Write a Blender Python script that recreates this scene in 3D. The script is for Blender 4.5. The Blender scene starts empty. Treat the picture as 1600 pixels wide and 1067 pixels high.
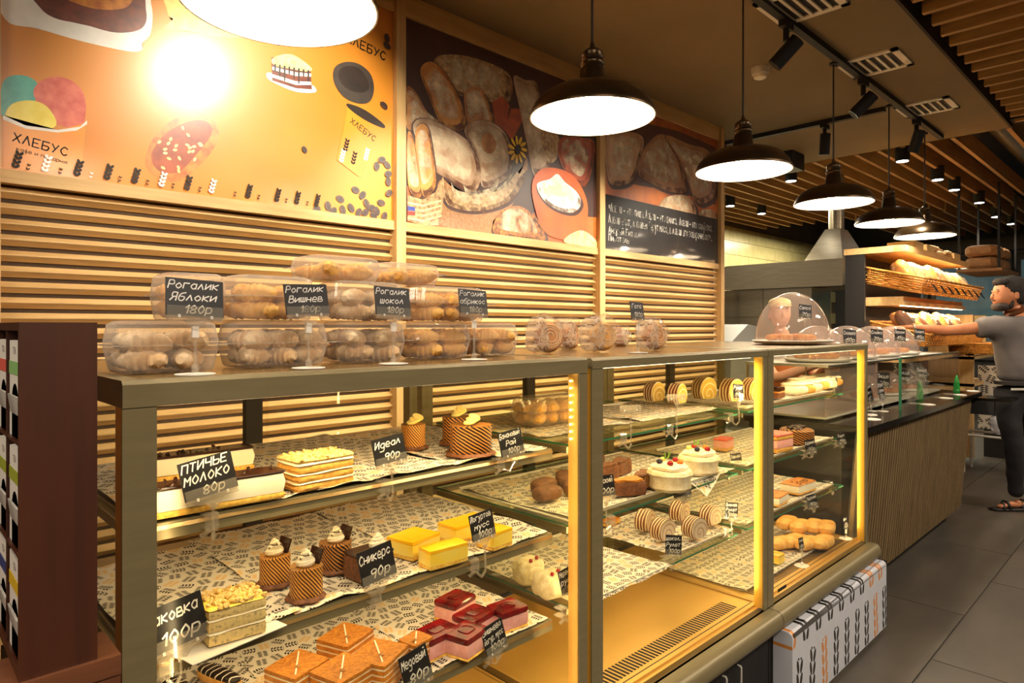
import bpy, bmesh, math, random
from mathutils import Vector, Matrix, noise, Euler
R = math.radians; PI = math.pi; sin = math.sin; cos = math.cos
random.seed(7)
scene = bpy.context.scene
# ---------------------------------------------------------------- camera, world, exposure
H = 1.40; FP = 1030.0; YAW = R(45.8); CA = cos(YAW); SA = sin(YAW); HY = 510.0
cam_d = bpy.data.cameras.new('camera'); cam = bpy.data.objects.new('camera', cam_d)
scene.collection.objects.link(cam); scene.camera = cam
cam.location = (0, 0, H); cam.rotation_euler = (R(90), 0, YAW - R(90))
cam_d.sensor_width = 36; cam_d.lens = 36 * FP / 1600; cam_d.shift_y = -(533.5 - HY) / 1600
cam_d.clip_start = 0.02; cam_d.clip_end = 100
scene.view_settings.view_transform = 'Standard'; scene.view_settings.look = 'None'
scene.view_settings.gamma = 1; scene.view_settings.use_curve_mapping = False
scene.view_settings.exposure = 1.18
w = bpy.data.worlds.new('world'); scene.world = w; w.use_nodes = True
w.node_tree.nodes['Background'].inputs[0].default_value = (1.0, 0.8, 0.6, 1)
w.node_tree.nodes['Background'].inputs[1].default_value = 0.22
try:
    scene.cycles.transparent_max_bounces = 40; scene.cycles.max_bounces = 9
    scene.cycles.diffuse_bounces = 4; scene.cycles.glossy_bounces = 4
    scene.cycles.sample_clamp_indirect = 6; scene.cycles.caustics_reflective = False
except Exception: pass
LAMP_W = 190.0      # emission of a pendant bulb
LED_W = 0.70         # watts of one case strip
WARM = (1.0, 0.66, 0.33)

# added fill lights without fittings: over the aisle, near the camera, in the kitchen
def fill_light(x, y, sx, sy, e, col=(1, .84, .66), z=2.84):
    L = bpy.data.lights.new('fill_light_area', 'AREA'); L.shape = 'RECTANGLE'; L.size = sx; L.size_y = sy; L.energy = e; L.color = col
    o = bpy.data.objects.new('fill_light_area', L); scene.collection.objects.link(o); o.location = (x, y, z)
fill_light(8.8, 3.7, 4.2, .5, 85, (1, .9, .66), 2.8); fill_light(5.9, 3.4, .5, .5, 10, (1, .88, .66), 2.86); fill_light(.2, -.9, 1.6, .5, 34); fill_light(3.2, -1.0, 1.6, .5, 34); fill_light(6.4, -.9, 1.6, .5, 30); fill_light(-1.4, .6, .6, 1.2, 24)
def ray(px):
    t = (px - 800) / FP
    return CA + SA * t, SA - CA * t
def at_z(px, py, z):
    d = (H - z) * FP / (py - HY); a, b = ray(px); return Vector((a * d, b * d, z))
def at_y(px, py, Y):
    a, b = ray(px); d = Y / b; return Vector((a * d, Y, H - (py - HY) / FP * d))
def at_x(px, py, X):
    a, b = ray(px); d = X / a; return Vector((X, b * d, H - (py - HY) / FP * d))
def at_d(px, py, d):
    a, b = ray(px); return Vector((a * d, b * d, H - (py - HY) / FP * d))
# ---------------------------------------------------------------- object helpers
COL = scene.collection
def link(name, me, parent=None, loc=None, rot=None):
    o = bpy.data.objects.new(name, me); COL.objects.link(o)
    if parent is not None: o.parent = parent
    if loc is not None: o.location = loc
    if rot is not None: o.rotation_euler = rot
    return o
def tag(o, label, cat, group=None, kind=None):
    o['label'] = label; o['category'] = cat
    if group: o['group'] = group
    if kind: o['kind'] = kind
    return o
def thing(name, label, cat, loc=(0, 0, 0), rz=0, group=None, rot=None):
    o = link(name, None, None, loc, rot if rot is not None else (0, 0, rz)); o.empty_display_size = .05
    return tag(o, label, cat, group)
def struct(o): o['kind'] = 'structure'; return o
def copy_tree(o, parent=None):
    c = o.copy(); COL.objects.link(c)
    if parent is not None: c.parent = parent
    for ch in list(o.children): copy_tree(ch, c)
    return c
def dup(o, loc, rz=None, label=None, group=None, scale=None):
    c = copy_tree(o); c.location = loc
    if rz is not None: c.rotation_euler = (0, 0, rz)
    if label: c['label'] = label
    if group: c['group'] = group
    if scale: c.scale = scale
    return c
class MB:
    def __init__(s): s.v = []; s.f = []; s.m = []
    def add(s, vs, fs, m=0):
        n = len(s.v); s.v += [tuple(v) for v in vs]
        for f in fs: s.f.append([i + n for i in f]); s.m.append(m)
        return s
    def box(s, x0, x1, y0, y1, z0, z1, m=0, M=None):
        vs = [(x, y, z) for x in (x0, x1) for y in (y0, y1) for z in (z0, z1)]
        if M is not None: vs = [M @ Vector(v) for v in vs]
        return s.add(vs, [(0, 1, 3, 2), (4, 6, 7, 5), (0, 4, 5, 1), (2, 3, 7, 6), (0, 2, 6, 4), (1, 5, 7, 3)], m)
    def prism(s, prof, a, b, axis='x', m=0):
        n = len(prof)
        def p(u, v, w): return (w, u, v) if axis == 'x' else ((u, w, v) if axis == 'y' else (u, v, w))
        vs = [p(u, v, a) for u, v in prof] + [p(u, v, b) for u, v in prof]
        fs = [(i, (i + 1) % n, n + (i + 1) % n, n + i) for i in range(n)]
        return s.add(vs, fs + [list(range(n))[::-1], list(range(n, 2 * n))], m)
    def lathe(s, prof, n=24, c=(0, 0, 0), m=0, M=None, sx=1, sy=1, wob=None):
        vs = []
        for k, (r, z) in enumerate(prof):
            for i in range(n):
                a = 2 * PI * i / n; rr = r * (wob(a, z) if wob else 1)
                v = Vector((rr * cos(a) * sx, rr * sin(a) * sy, z))
                if M is not None: v = M @ v
                vs.append(v + Vector(c))
        fs = []
        for k in range(len(prof) - 1):
            for i in range(n):
                j = (i + 1) % n; fs.append((k * n + i, k * n + j, (k + 1) * n + j, (k + 1) * n + i))
        if prof[0][0] > 1e-5: fs.append(list(range(n))[::-1])
        if prof[-1][0] > 1e-5: fs.append([(len(prof) - 1) * n + i for i in range(n)])
        return s.add(vs, fs, m)
    def shell(s, prof, n=32, c=(0, 0, 0), m=0, sx=1, sy=1):
        vs = []
        for r, z in prof:
            for i in range(n):
                a = 2 * PI * i / n; vs.append((r * cos(a) * sx + c[0], r * sin(a) * sy + c[1], z + c[2]))
        fs = [(k * n + i, k * n + (i + 1) % n, (k + 1) * n + (i + 1) % n, (k + 1) * n + i) for k in range(len(prof) - 1) for i in range(n)]
        return s.add(vs, fs, m)
    def tube(s, pts, r, n=8, m=0, cap=True):
        pts = [Vector(p) for p in pts]; K = len(pts)
        rs = r if isinstance(r, (list, tuple)) else [r] * K
        up = Vector((0, 0, 1)); vs = []; prev = None
        for i, p in enumerate(pts):
            t = (pts[min(i + 1, K - 1)] - pts[max(i - 1, 0)]).normalized()
            if prev is None:
                a = t.cross(up)
                if a.length < .1: a = t.cross(Vector((1, 0, 0)))
            else: a = prev - t * prev.dot(t)
            a.normalize(); prev = a; b = t.cross(a)
            for k in range(n):
                q = 2 * PI * k / n; vs.append(p + (a * cos(q) + b * sin(q)) * rs[i])
        fs = [(i * n + k, i * n + (k + 1) % n, (i + 1) * n + (k + 1) % n, (i + 1) * n + k) for i in range(K - 1) for k in range(n)]
        if cap: fs += [list(range(n))[::-1], [(K - 1) * n + k for k in range(n)]]
        return s.add(vs, fs, m)
    def sup(s, dim, n=(5, 5, 5), e=8, jit=0, seed=0, c=(0, 0, 0), fr=1, m=0, M=None, fn=None):
        """rounded block: cube surface pushed to a superellipsoid, centred, half sizes = dim/2"""
        idx = {}; vs = []; fs = []
        nx, ny, nz = n
        def vid(i, j, k):
            key = (i, j, k)
            if key not in idx:
                p = Vector((2 * i / nx - 1, 2 * j / ny - 1, 2 * k / nz - 1))
                q = (abs(p.x) ** e + abs(p.y) ** e + abs(p.z) ** e) ** (1 / e)
                p = p / q
                v = Vector((p.x * dim[0] / 2, p.y * dim[1] / 2, p.z * dim[2] / 2))
                if fn: v = fn(v)
                if jit:
                    u = v * (30 * fr) + Vector((seed * 3.1, seed * 1.7, 0))
                    v = v + Vector((noise.noise(u), noise.noise(u + Vector((9, 0, 0))), noise.noise(u + Vector((0, 9, 0))))) * jit
                if M is not None: v = M @ v
                idx[key] = len(vs); vs.append(v + Vector(c))
            return idx[key]
        for i in range(nx):
            for j in range(ny):
                fs.append((vid(i, j, 0), vid(i, j + 1, 0), vid(i + 1, j + 1, 0), vid(i + 1, j, 0)))
                fs.append((vid(i, j, nz), vid(i + 1, j, nz), vid(i + 1, j + 1, nz), vid(i, j + 1, nz)))
        for i in range(nx):
            for k in range(nz):
                fs.append((vid(i, 0, k), vid(i + 1, 0, k), vid(i + 1, 0, k + 1), vid(i, 0, k + 1)))
                fs.append((vid(i, ny, k), vid(i, ny, k + 1), vid(i + 1, ny, k + 1), vid(i + 1, ny, k)))
        for j in range(ny):
            for k in range(nz):
                fs.append((vid(0, j, k), vid(0, j, k + 1), vid(0, j + 1, k + 1), vid(0, j + 1, k)))
                fs.append((vid(nx, j, k), vid(nx, j + 1, k), vid(nx, j + 1, k + 1), vid(nx, j, k + 1)))
        return s.add(vs, fs, m)
    def mesh(s, name, mats, smooth=False):
        me = bpy.data.meshes.new(name); me.from_pydata(s.v, [], s.f)
        for mm in (mats if isinstance(mats, (list, tuple)) else [mats]): me.materials.append(mm)
        me.polygons.foreach_set('material_index', s.m)
        if smooth:
            me.polygons.foreach_set('use_smooth', [True] * len(s.f))
            if smooth != 'all':
                try: me.set_sharp_from_angle(angle=R(40))
                except Exception: pass
        me.update(); return me
    def build(s, name, mats, parent=None, loc=None, rot=None, smooth=False):
        return link(name, s.mesh(name, mats, smooth), parent, loc, rot)
def BX(name, b, m, parent=None, **k): return MB().box(*b).build(name, m, parent, **k)
# ---------------------------------------------------------------- node helpers
class S:
    """socket wrapper with arithmetic"""
    def __init__(s, nt, o): s.nt = nt; s.o = o
    def op(s, kind, b=None, c=None, clamp=False):
        n = s.nt.nodes.new('ShaderNodeMath'); n.operation = kind; n.use_clamp = clamp
        for i, x in enumerate((s, b, c)):
            if x is None: continue
            if isinstance(x, S): s.nt.links.new(x.o, n.inputs[i])
            else: n.inputs[i].default_value = x
        return S(s.nt, n.outputs[0])
    def __add__(s, b): return s.op('ADD', b)
    def __sub__(s, b): return s.op('SUBTRACT', b)
    def __mul__(s, b): return s.op('MULTIPLY', b)
    def __truediv__(s, b): return s.op('DIVIDE', b)
    def lt(s, b): return s.op('LESS_THAN', b)
    def gt(s, b): return s.op('GREATER_THAN', b)
    def abs(s): return s.op('ABSOLUTE')
    def frac(s): return s.op('FRACT')
    def floor(s): return s.op('FLOOR')
class NT:
    def __init__(s, m):
        m.use_nodes = True; s.nt = m.node_tree; s.b = s.nt.nodes.get('Principled BSDF'); s.out = s.nt.nodes.get('Material Output')
    def n(s, t, **k):
        x = s.nt.nodes.new(t)
        for a, b in k.items(): setattr(x, a, b)
        return x
    def l(s, a, b): s.nt.links.new(a.o if isinstance(a, S) else a, b)
    def coords(s, scale=(1, 1, 1), rot=(0, 0, 0), kind='Object', rnd=False):
        tc = s.n('ShaderNodeTexCoord'); mp = s.n('ShaderNodeMapping'); mp.inputs['Scale'].default_value = scale; mp.inputs['Rotation'].default_value = rot
        s.l(tc.outputs[kind], mp.inputs[0])
        if rnd:
            oi = s.n('ShaderNodeObjectInfo'); mu = s.n('ShaderNodeMath', operation='MULTIPLY'); mu.inputs[1].default_value = 37.0
            s.l(oi.outputs['Random'], mu.inputs[0]); s.l(mu.outputs[0], mp.inputs['Location'])
        return mp.outputs[0]
    def xyz(s, vec):
        x = s.n('ShaderNodeSeparateXYZ'); s.l(vec, x.inputs[0]); return [S(s.nt, o) for o in x.outputs]
    def noise(s, vec, scale, detail=3, rough=.55):
        x = s.n('ShaderNodeTexNoise'); x.inputs['Scale'].default_value = scale; x.inputs['Detail'].default_value = detail
        x.inputs['Roughness'].default_value = rough; s.l(vec, x.inputs['Vector']); return S(s.nt, x.outputs[0])
    def mix(s, f, a, b):
        x = s.n('ShaderNodeMix', data_type='RGBA')
        for v, i in ((f, 0), (a, 6), (b, 7)):
            if isinstance(v, S): s.l(v, x.inputs[i])
            elif isinstance(v, (tuple, list)): x.inputs[i].default_value = (*v[:3], 1)
            elif isinstance(v, (int, float)): x.inputs[i].default_value = v
            else: s.l(v, x.inputs[i])
        return x.outputs[2]
    def ramp(s, f, stops):
        x = s.n('ShaderNodeValToRGB'); e = x.color_ramp.elements
        e[0].position = stops[0][0]; e[0].color = (*stops[0][1], 1); e[1].position = stops[-1][0]; e[1].color = (*stops[-1][1], 1)
        for p, c in stops[1:-1]: q = e.new(p); q.color = (*c, 1)
        s.l(f, x.inputs[0]); return x.outputs[0]
    def bump(s, h, st=.3, dist=.002):
        x = s.n('ShaderNodeBump'); x.inputs['Strength'].default_value = st; x.inputs['Distance'].default_value = dist
        s.l(h, x.inputs['Height']); s.l(x.outputs[0], s.b.inputs['Normal'])
def sr(h):
    h = h.lstrip('#'); c = [int(h[i:i + 2], 16) / 255 for i in (0, 2, 4)]
    return tuple(x / 12.92 if x <= .04045 else ((x + .055) / 1.055) ** 2.4 for x in c)
def C_(c): return sr(c) if isinstance(c, str) else c
def mat(name, c, rough=.5, metal=0., c2=None, ns=8, stretch=(1, 1, 1), bump=0, bs=None, emit=None, es=0, coat=0, sss=0, rnd=False, lo=.35, hi=.65, detail=3, spec=None):
    m = bpy.data.materials.new(name); N = NT(m); b = N.b
    c = C_(c); b.inputs['Base Color'].default_value = (*c, 1); b.inputs['Roughness'].default_value = rough; b.inputs['Metallic'].default_value = metal
    if spec is not None: b.inputs['Specular IOR Level'].default_value = spec
    if c2 is not None or bump:
        v = N.coords(stretch, rnd=rnd); n = N.noise(v, ns, detail)
        if c2 is not None: N.l(N.ramp(n, [(lo, c), (hi, C_(c2))]), b.inputs['Base Color'])
        if bump:
            nb = n if bs is None else N.noise(v, bs, detail); N.bump(nb, 1.0, bump)
    if emit is not None: b.inputs['Emission Color'].default_value = (*C_(emit), 1); b.inputs['Emission Strength'].default_value = es
    if coat: b.inputs['Coat Weight'].default_value = coat; b.inputs['Coat Roughness'].default_value = .08
    if sss: b.inputs['Subsurface Weight'].default_value = sss; b.inputs['Subsurface Scale'].default_value = .01
    m.diffuse_color = (*c, 1); return m
def clear(name, tint=(1, 1, 1), refl=.5, haze=0., hazec=(.9, .85, .8), ior=1.45, rough=.02, hs=0):
    """thin clear sheet: what is behind shows through, with a fresnel reflection"""
    m = bpy.data.materials.new(name); N = NT(m); N.nt.nodes.remove(N.b)
    tr = N.n('ShaderNodeBsdfTransparent'); tr.inputs[0].default_value = (*tint, 1)
    gl = N.n('ShaderNodeBsdfGlossy'); gl.inputs['Roughness'].default_value = rough
    ge = N.n('ShaderNodeNewGeometry'); dt = N.n('ShaderNodeVectorMath', operation='DOT_PRODUCT'); N.l(ge.outputs['Normal'], dt.inputs[0]); N.l(ge.outputs['Incoming'], dt.inputs[1])
    k = ((S(N.nt, dt.outputs['Value']).abs() * -1.0 + 1.0).op('POWER', 5.0) * .95 + .045) * refl
    a = N.n('ShaderNodeMixShader'); N.l(k, a.inputs[0]); N.l(tr.outputs[0], a.inputs[1]); N.l(gl.outputs[0], a.inputs[2]); last = a
    if haze:
        df = N.n('ShaderNodeBsdfDiffuse'); df.inputs[0].default_value = (*hazec, 1)
        tl = N.n('ShaderNodeBsdfTranslucent'); tl.inputs[0].default_value = (*hazec, 1)
        ad = N.n('ShaderNodeMixShader'); N.l(df.outputs[0], ad.inputs[1]); N.l(tl.outputs[0], ad.inputs[2])
        x = N.n('ShaderNodeMixShader'); x.inputs[0].default_value = haze
        if hs:
            v = N.coords((1, 1, 1)); nn = N.noise(v, hs, 2); N.l(nn.op('MULTIPLY', haze * 2), x.inputs[0])
        N.l(a.outputs[0], x.inputs[1]); N.l(ad.outputs[0], x.inputs[2]); last = x
    N.l(last.outputs[0], N.out.inputs[0]); m.diffuse_color = (.8, .9, .95, .3); return m
def sprig_mat(name, base, scale, rough=.6, stripes=False, plane='xy', big=False, orange=(.78, .45, .12), p_or=.18, black=(.012, .01, .008)):
    """printed leaf sprigs: per cell a stem of paired leaves, turned at random"""
    m = bpy.data.materials.new(name); N = NT(m); b = N.b; b.inputs['Roughness'].default_value = rough
    x, y, z = N.xyz(N.coords((1, 1, 1)))
    u, v = (x, y) if plane == 'xy' else ((x, z) if plane == 'xz' else (y, z))
    u = u * scale; v = v * (scale * (.5 if big else 1.0))
    row = v.floor(); u = u + (row * .5)
    cu = u.floor(); cv = row
    lu = u.frac() - .5; lv = v.frac() - .5
    cb = N.n('ShaderNodeCombineXYZ'); N.l(cu, cb.inputs[0]); N.l(cv, cb.inputs[1])
    wn = N.n('ShaderNodeTexWhiteNoise', noise_dimensions='2D'); N.l(cb.outputs[0], wn.inputs[0]); r1 = S(N.nt, wn.outputs[0])
    cs = N.n('ShaderNodeSeparateColor'); N.l(wn.outputs[1], cs.inputs[0]); r2 = S(N.nt, cs.outputs[0]); r3 = S(N.nt, cs.outputs[2])
    if big: lv = lv * 1.0; ang = (r1 - .5) * .3
    else: ang = r1 * 6.283
    ca = ang.op('COSINE'); sa = ang.op('SINE')
    p = lu * ca - lv * sa; q = lu * sa + lv * ca
    nl = 5.0 if big else 5.2
    qq = q * nl + .5 - p.abs() * (2.6 if big else 1.6)     # leaves slant up from the stem
    lq = qq.frac() - .5
    aw = .13 if big else .17; lw = .10 if big else .15
    dx = (p.abs() - aw) / lw; dy = lq / (.46 if big else .36)
    leaf = (dx * dx + dy * dy).lt(1.0); inside = q.abs().lt(.40)
    mask = leaf * inside
    col = N.mix(r2.lt(p_or), black, orange)
    base_c = N.noise(N.coords((1, 1, 1)), 14, 2)
    bc = N.mix(base_c, tuple(k * .88 for k in base), base)
    N.l(N.mix(mask, bc, col), b.inputs['Base Color']); m.diffuse_color = (*base, 1); return m
# ---------------------------------------------------------------- materials
M = {}
def wood(name, c, c2, axis='x', rough=.5, ns=3.0, coat=0):
    st = {'x': (1.2, 14, 14), 'y': (14, 1.2, 14), 'z': (14, 14, 1.2)}[axis]
    return mat(name, c, rough, 0, c2, ns, st, .0006, None, rnd=True, lo=.3, hi=.7, detail=5, coat=coat)
M['oak'] = wood('oak', '#c09a62', '#d8b47c')
M['oak_z'] = wood('oak_z', '#c09a62', '#d8b47c', 'z')
M['oak_y'] = wood('oak_y', '#b08750', '#caa068', 'y')
M['oak_dark'] = wood('oak_dark', '#7c5a34', '#97704a', 'x', .6)
M['ceil_slat'] = wood('ceil_slat', '#a07a4a', '#b8905c', 'y', .6)
M['ceil_slat_x'] = wood('ceil_slat_x', '#a07a4a', '#b8905c', 'x', .6)
M['batten'] = wood('batten', '#5e4c30', '#7a6542', 'z', .6)
M['wenge'] = wood('wenge', '#3a1a0c', '#48220f', 'z', .45, coat=.2)
M['walnut'] = wood('walnut', '#5a3320', '#6e4228', 'x', .45, coat=.2)
M['ceiling'] = mat('ceiling_paint', '#857256', .8, c2='#7b6a50', ns=1.5)
M['dark'] = mat('dark_paint', '#14110f', .6)
M['soffit'] = mat('soffit_paint', '#2a2018', .7)
M['black'] = mat('black_enamel', '#090706', .6, c2='#141110', ns=20)
M['black_gloss'] = mat('black_gloss', '#080604', .15)
M['olive'] = mat('olive_metal', '#7e7354', .38, .35, c2='#857a5a', ns=9, stretch=(1, 8, 8), bump=.0001)
M['gold'] = mat('gold_metal', '#dcae58', .3, .55, c2='#d8a850', ns=2)
M['lining'] = mat('post_lining', '#dfae32', .35, .3)
M['gold_top'] = mat('gold_top', '#a88a55', .2, .6, c2='#98794a', ns=4)
M['slot'] = mat('slot_black', '#120c05', .7)
M['steel'] = mat('brushed_steel', '#b3a890', .32, .85, c2='#a39880', ns=5, stretch=(1, 1, 30), bump=.0002)
M['steel_white'] = mat('white_enamel', '#c9c6bc', .3, c2='#bdbab0', ns=6)
M['glass'] = clear('case_glass', (.97, .97, .93), .55)
M['glass_shelf'] = clear('shelf_glass', (.9, .94, .86), .7)
M['glass_edge'] = mat('glass_edge', '#2f6b4e', .1)
M['plastic'] = clear('clear_plastic', (.96, .94, .91), 1.1, .2, (.95, .92, .87))
M['dome'] = clear('dome_plastic', (.95, .91, .89), .85, .17, (.85, .72, .66))
M['film'] = clear('cellophane', (.97, .94, .9), 1.0, .10, (.95, .87, .78), hs=18)
M['acrylic'] = clear('acrylic', (.95, .93, .89), 1.4, .14, (.95, .9, .8))
M['white'] = mat('white_plastic', '#e6e0d6', .35)
M['chalk'] = mat('card_black', '#0b0a0c', .45, c2='#131114', ns=30)
M['ink'] = mat('chalk_ink', '#f2eee6', .7)
M['inkd'] = mat('dark_ink', '#1a0e06', .6)
M['paper'] = sprig_mat('leaf_paper', sr('#e6dccb'), 29)
M['wrap'] = sprig_mat('leaf_panel', sr('#c6cad4'), 8.5, .35, plane='xz', big=True, orange=sr('#c98442'), p_or=.3)
M['apron_print'] = sprig_mat('apron_print', sr('#cfc7bd'), 22, .7, plane='xz')
M['sign_print'] = sprig_mat('sign_print', sr('#d9d2c4'), 9, .5, plane='yz', p_or=0)
M['bulb'] = mat('bulb', '#fff2dd', .5, emit=(1.0, .84, .63), es=LAMP_W)
M['shade_in'] = mat('shade_white', '#f4ead8', .5)
M['bronze'] = mat('bronze_shade', '#4a3720', .28, .7, c2='#3a2a18', ns=6)
M['led'] = mat('led', '#fff2cc', .5, emit=(1.0, .8, .5), es=7)
M['cool_lamp'] = mat('cool_lamp', '#ffffff', .5, emit=(1.0, .93, .84), es=9)
M['fill_lamp_lens'] = mat('fill_lamp_lens', '#ffffff', .5, emit=(1.0, .8, .6), es=9)
M['tile'] = mat('floor_tile', '#3d3832', .45, c2='#4c463d', ns=2.2, stretch=(1, 2.5, 1), rnd=True, detail=6, bump=.0006)
M['grout'] = mat('grout', '#25211d', .8)
M['ktile'] = mat('kitchen_tile', '#cdc08a', .22, c2='#bfb27a', ns=7, rnd=True, bump=.0005)
M['plaster'] = mat('plaster', '#6b5c48', .8, c2='#5f5140', ns=2)
# food
def food(name, c, c2, ns=60, bump=.0015, rough=.65, **k): M[name] = mat(name, c, rough, 0, c2, ns, bump=bump, **k)
food('sponge', '#e3b053', '#c98c33', 90); food('sponge_y', '#eec65c', '#d79f36', 120)
food('cream', '#f7ecd0', '#efdcb4', 20, .0008, .45); food('souffle', '#fbf3dd', '#f3e6c6', 12, .0004, .5)
food('choc', '#2a130a', '#3d1e10', 25, .0005, .25); food('choc_crumb', '#5b3319', '#7c4a26', 110, .003)
food('caramel', '#d98a26', '#b96c16', 60, .0008, .35); food('honey_top', '#cf8422', '#a8620f', 130, .0015, .5)
food('mousse_y', '#f6cf3a', '#f2dd74', 14, .0004, .4); food('jelly_y', '#f7b80c', '#f9c52a', 9, .0003, .15)
food('mousse_p', '#ecb0aa', '#e59c96', 60, .0006, .5); food('jelly_r', '#52080d', '#8c1216', 22, .0006, .1)
food('poppy', '#e6c984', '#8c7c5a', 150, .001, .6, lo=.5, hi=.72); food('crumb', '#f0d590', '#d9ab52', 160, .005, .8)
food('pastry', '#d9a35e', '#efd0a0', 28, .002, .7); food('pastry_pale', '#e9d3b0', '#d0a978', 24, .002, .8); food('pastry_gold', '#d99b3e', '#edbd6c', 30, .002, .6)
food('bread', '#a9652c', '#d8a061', 18, .003, .7); food('bread_dark', '#5a3216', '#7d4b24', 20, .003, .7); food('bread_pale', '#d9b786', '#b57f48', 12, .003, .8)
food('cornflake', '#7a4a1f', '#b07a3a', 180, .006); food('meringue', '#f4e8cd', '#e2cd9c', 60, .003, .7)
food('banana', '#f1dc8c', '#e6c860', 20, .0008, .5); food('nut', '#8c5a26', '#c08a44', 90, .002)
food('berry', '#b4141e', '#8c0e16', 30, .0004, .15); food('blueberry', '#1c1830', '#2c2848', 30, .0003, .4)
food('orange', '#e8861c', '#d86c10', 40, .0008, .4); food('leaf_green', '#6f9a24', '#8db83a', 30, .0005, .5)
food('red_top', '#d8483c', '#e67a62', 40, .001, .3); food('basket', '#c98d34', '#a86c20', 30, .001, .55); food('brown_paper', '#b98a5c', '#a2754a', 10, .002, .85)
food('skin', '#b87850', '#a86a46', 14, .0004, .5, sss=.1); food('hair', '#0c0807', '#1a110d', 60, .003, .85); food('beard', '#1c110b', '#2c1c14', 120, .002, .7)
food('shirt_grey', '#5a5554', '#676160', 8, .003, .9); food('jeans', '#0f0d10', '#19161a', 14, .003, .85); food('sandal', '#14100e', '#201814', 30, .001, .6)
food('cap_cream', '#efe0a8', '#e6cf80', 14, .001, .8); food('hair_red', '#c8701c', '#a4540e', 40, .002, .6); food('apron_orange', '#cf7a3c', '#c26c30', 10, .001, .8)
food('blouse', '#e2dcd8', '#d2c9c4', 12, .002, .8); food('skin_pale', '#e0a988', '#d29a78', 14, .0004, .5, sss=.1)
food('yellow_bag', '#e8cf10', '#d8b808', 12, .003, .35); food('sticker_green', '#1f9a3c', '#188432', 9, .0003, .3); food('walnut_trim', '#8a5a34', '#6a4020', 20, .0004)
food('box_white', '#dcdad2', '#d0cdc4', 10, .0004, .6); food('leaflet', '#c9c6c0', '#8f8b84', 14, .001, .6)
for n_, c_ in (('band_red', '#c8574a'), ('band_green', '#7fae6a'), ('band_olive', '#8f9a2c'), ('band_blue', '#26386e'), ('band_yellow', '#c9a81c'), ('band_teal', '#3a8a86')): M[n_] = mat(n_, c_, .6)
# diagonal striped chocolate collar round a cake
def stripe(name, a, b_, fr, ang=.7, w_=.5, rough=.5):
    m = bpy.data.materials.new(name); N = NT(m); tc = N.coords((1, 1, 1)); x, y, z = N.xyz(tc)
    at = N.n('ShaderNodeMath', operation='ARCTAN2'); N.l(y, at.inputs[0]); N.l(x, at.inputs[1])
    u = S(N.nt, at.outputs[0]) * .03; nn = N.noise(tc, 40, 3)
    s = ((u * cos(ang) + z * sin(ang)) * fr + nn * .5).frac().lt(w_)
    N.l(N.mix(s, a, b_), N.b.inputs['Base Color']); N.b.inputs['Roughness'].default_value = rough
    N.bump(s, 1, .001); m.diffuse_color = (*a, 1); return m
M['collar'] = stripe('striped_collar', sr('#d9983c'), sr('#4a220c'), 190)
M['collar_dark'] = stripe('dark_striped_collar', sr('#c98532'), sr('#2b130a'), 170, .8, .62)
def stripe_x(name, a, b_, fr, axis=0, w_=.5, wob=.6):
    m = bpy.data.materials.new(name); N = NT(m); tc = N.coords((1, 1, 1)); c = N.xyz(tc)[axis]; nn = N.noise(tc, 18, 2)
    s = (c * fr + nn * wob).frac().lt(w_); N.l(N.mix(s, a, b_), N.b.inputs['Base Color']); N.b.inputs['Roughness'].default_value = .35
    m.diffuse_color = (*a, 1); return m
M['glaze_stripe'] = stripe_x('glaze_stripe', sr('#7a4016'), sr('#f0deb4'), 85, 0, .36, 1.2)
M['glaze_zig'] = stripe_x('glaze_zigzag', sr('#1c0d08'), sr('#efe6da'), 55, 1, .16, 1.5)
def spiral(name, a, b_):
    m = bpy.data.materials.new(name); N = NT(m); tc = N.coords((1, 1, 1)); x, y, z = N.xyz(tc)
    zz = z - .028; r = (y * y + zz * zz).op('SQRT'); at = zz.op('ARCTAN2', y); s = ((r * 55) + at * .159).frac().lt(.22)
    nn = N.noise(tc, 90, 3); N.l(N.mix(s, N.mix(nn, a, tuple(k * .7 for k in a)), b_), N.b.inputs['Base Color']); N.b.inputs['Roughness'].default_value = .8
    m.diffuse_color = (*a, 1); return m
M['spiral_y'] = spiral('sponge_spiral', sr('#f0c85c'), sr('#f8ecc8')); M['spiral_w'] = spiral('pale_spiral', sr('#e9d2b0'), sr('#b08a72'))
# printed poster colours
def pr(name, c, c2=None, ns=10, gloss=.27, **k): M[name] = mat(name, c, .5, 0, c2, ns, coat=1.0, **k); M[name].node_tree.nodes['Principled BSDF'].inputs['Coat Roughness'].default_value = gloss
pr('p_amber', '#d27c14', '#de9222', 1.2); pr('p_teal', '#2f9c92', '#4fb8a8', 20); pr('p_red', '#c84a38', '#e27058', 30); pr('p_yellow', '#e8cf1c', '#f2e050', 18)
pr('p_cup', '#e88a12', '#f09c20', 3); pr('p_white', '#e6e2da', '#f4f0e8', 12); pr('p_dark', '#1e120c', '#2c1c14', 14); pr('p_lid', '#322a24', '#463c34', 8)
pr('p_choc', '#5a2412', '#7c3418', 26); pr('p_caramel', '#b05c14', '#d88a2c', 26); pr('p_bean', '#2e1a16', '#56362c', 40); pr('p_nut', '#eacb74', '#f6e2a4', 30)
pr('p_brown', '#3a140a', '#4e2010', 3); pr('p_loaf', '#c08a50', '#8a4e22', 14); pr('p_flour', '#c2a88a', '#8f6a4a', 11); pr('p_loaf_gold', '#d89a48', '#a86224', 9)
pr('p_basket', '#caa878', '#7c5a34', 40); pr('p_sack', '#a87848', '#8a5a30', 60); pr('p_seed', '#c87828', '#4a2408', 45); pr('p_bowl', '#d8641a', '#c04c10', 4)
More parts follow.
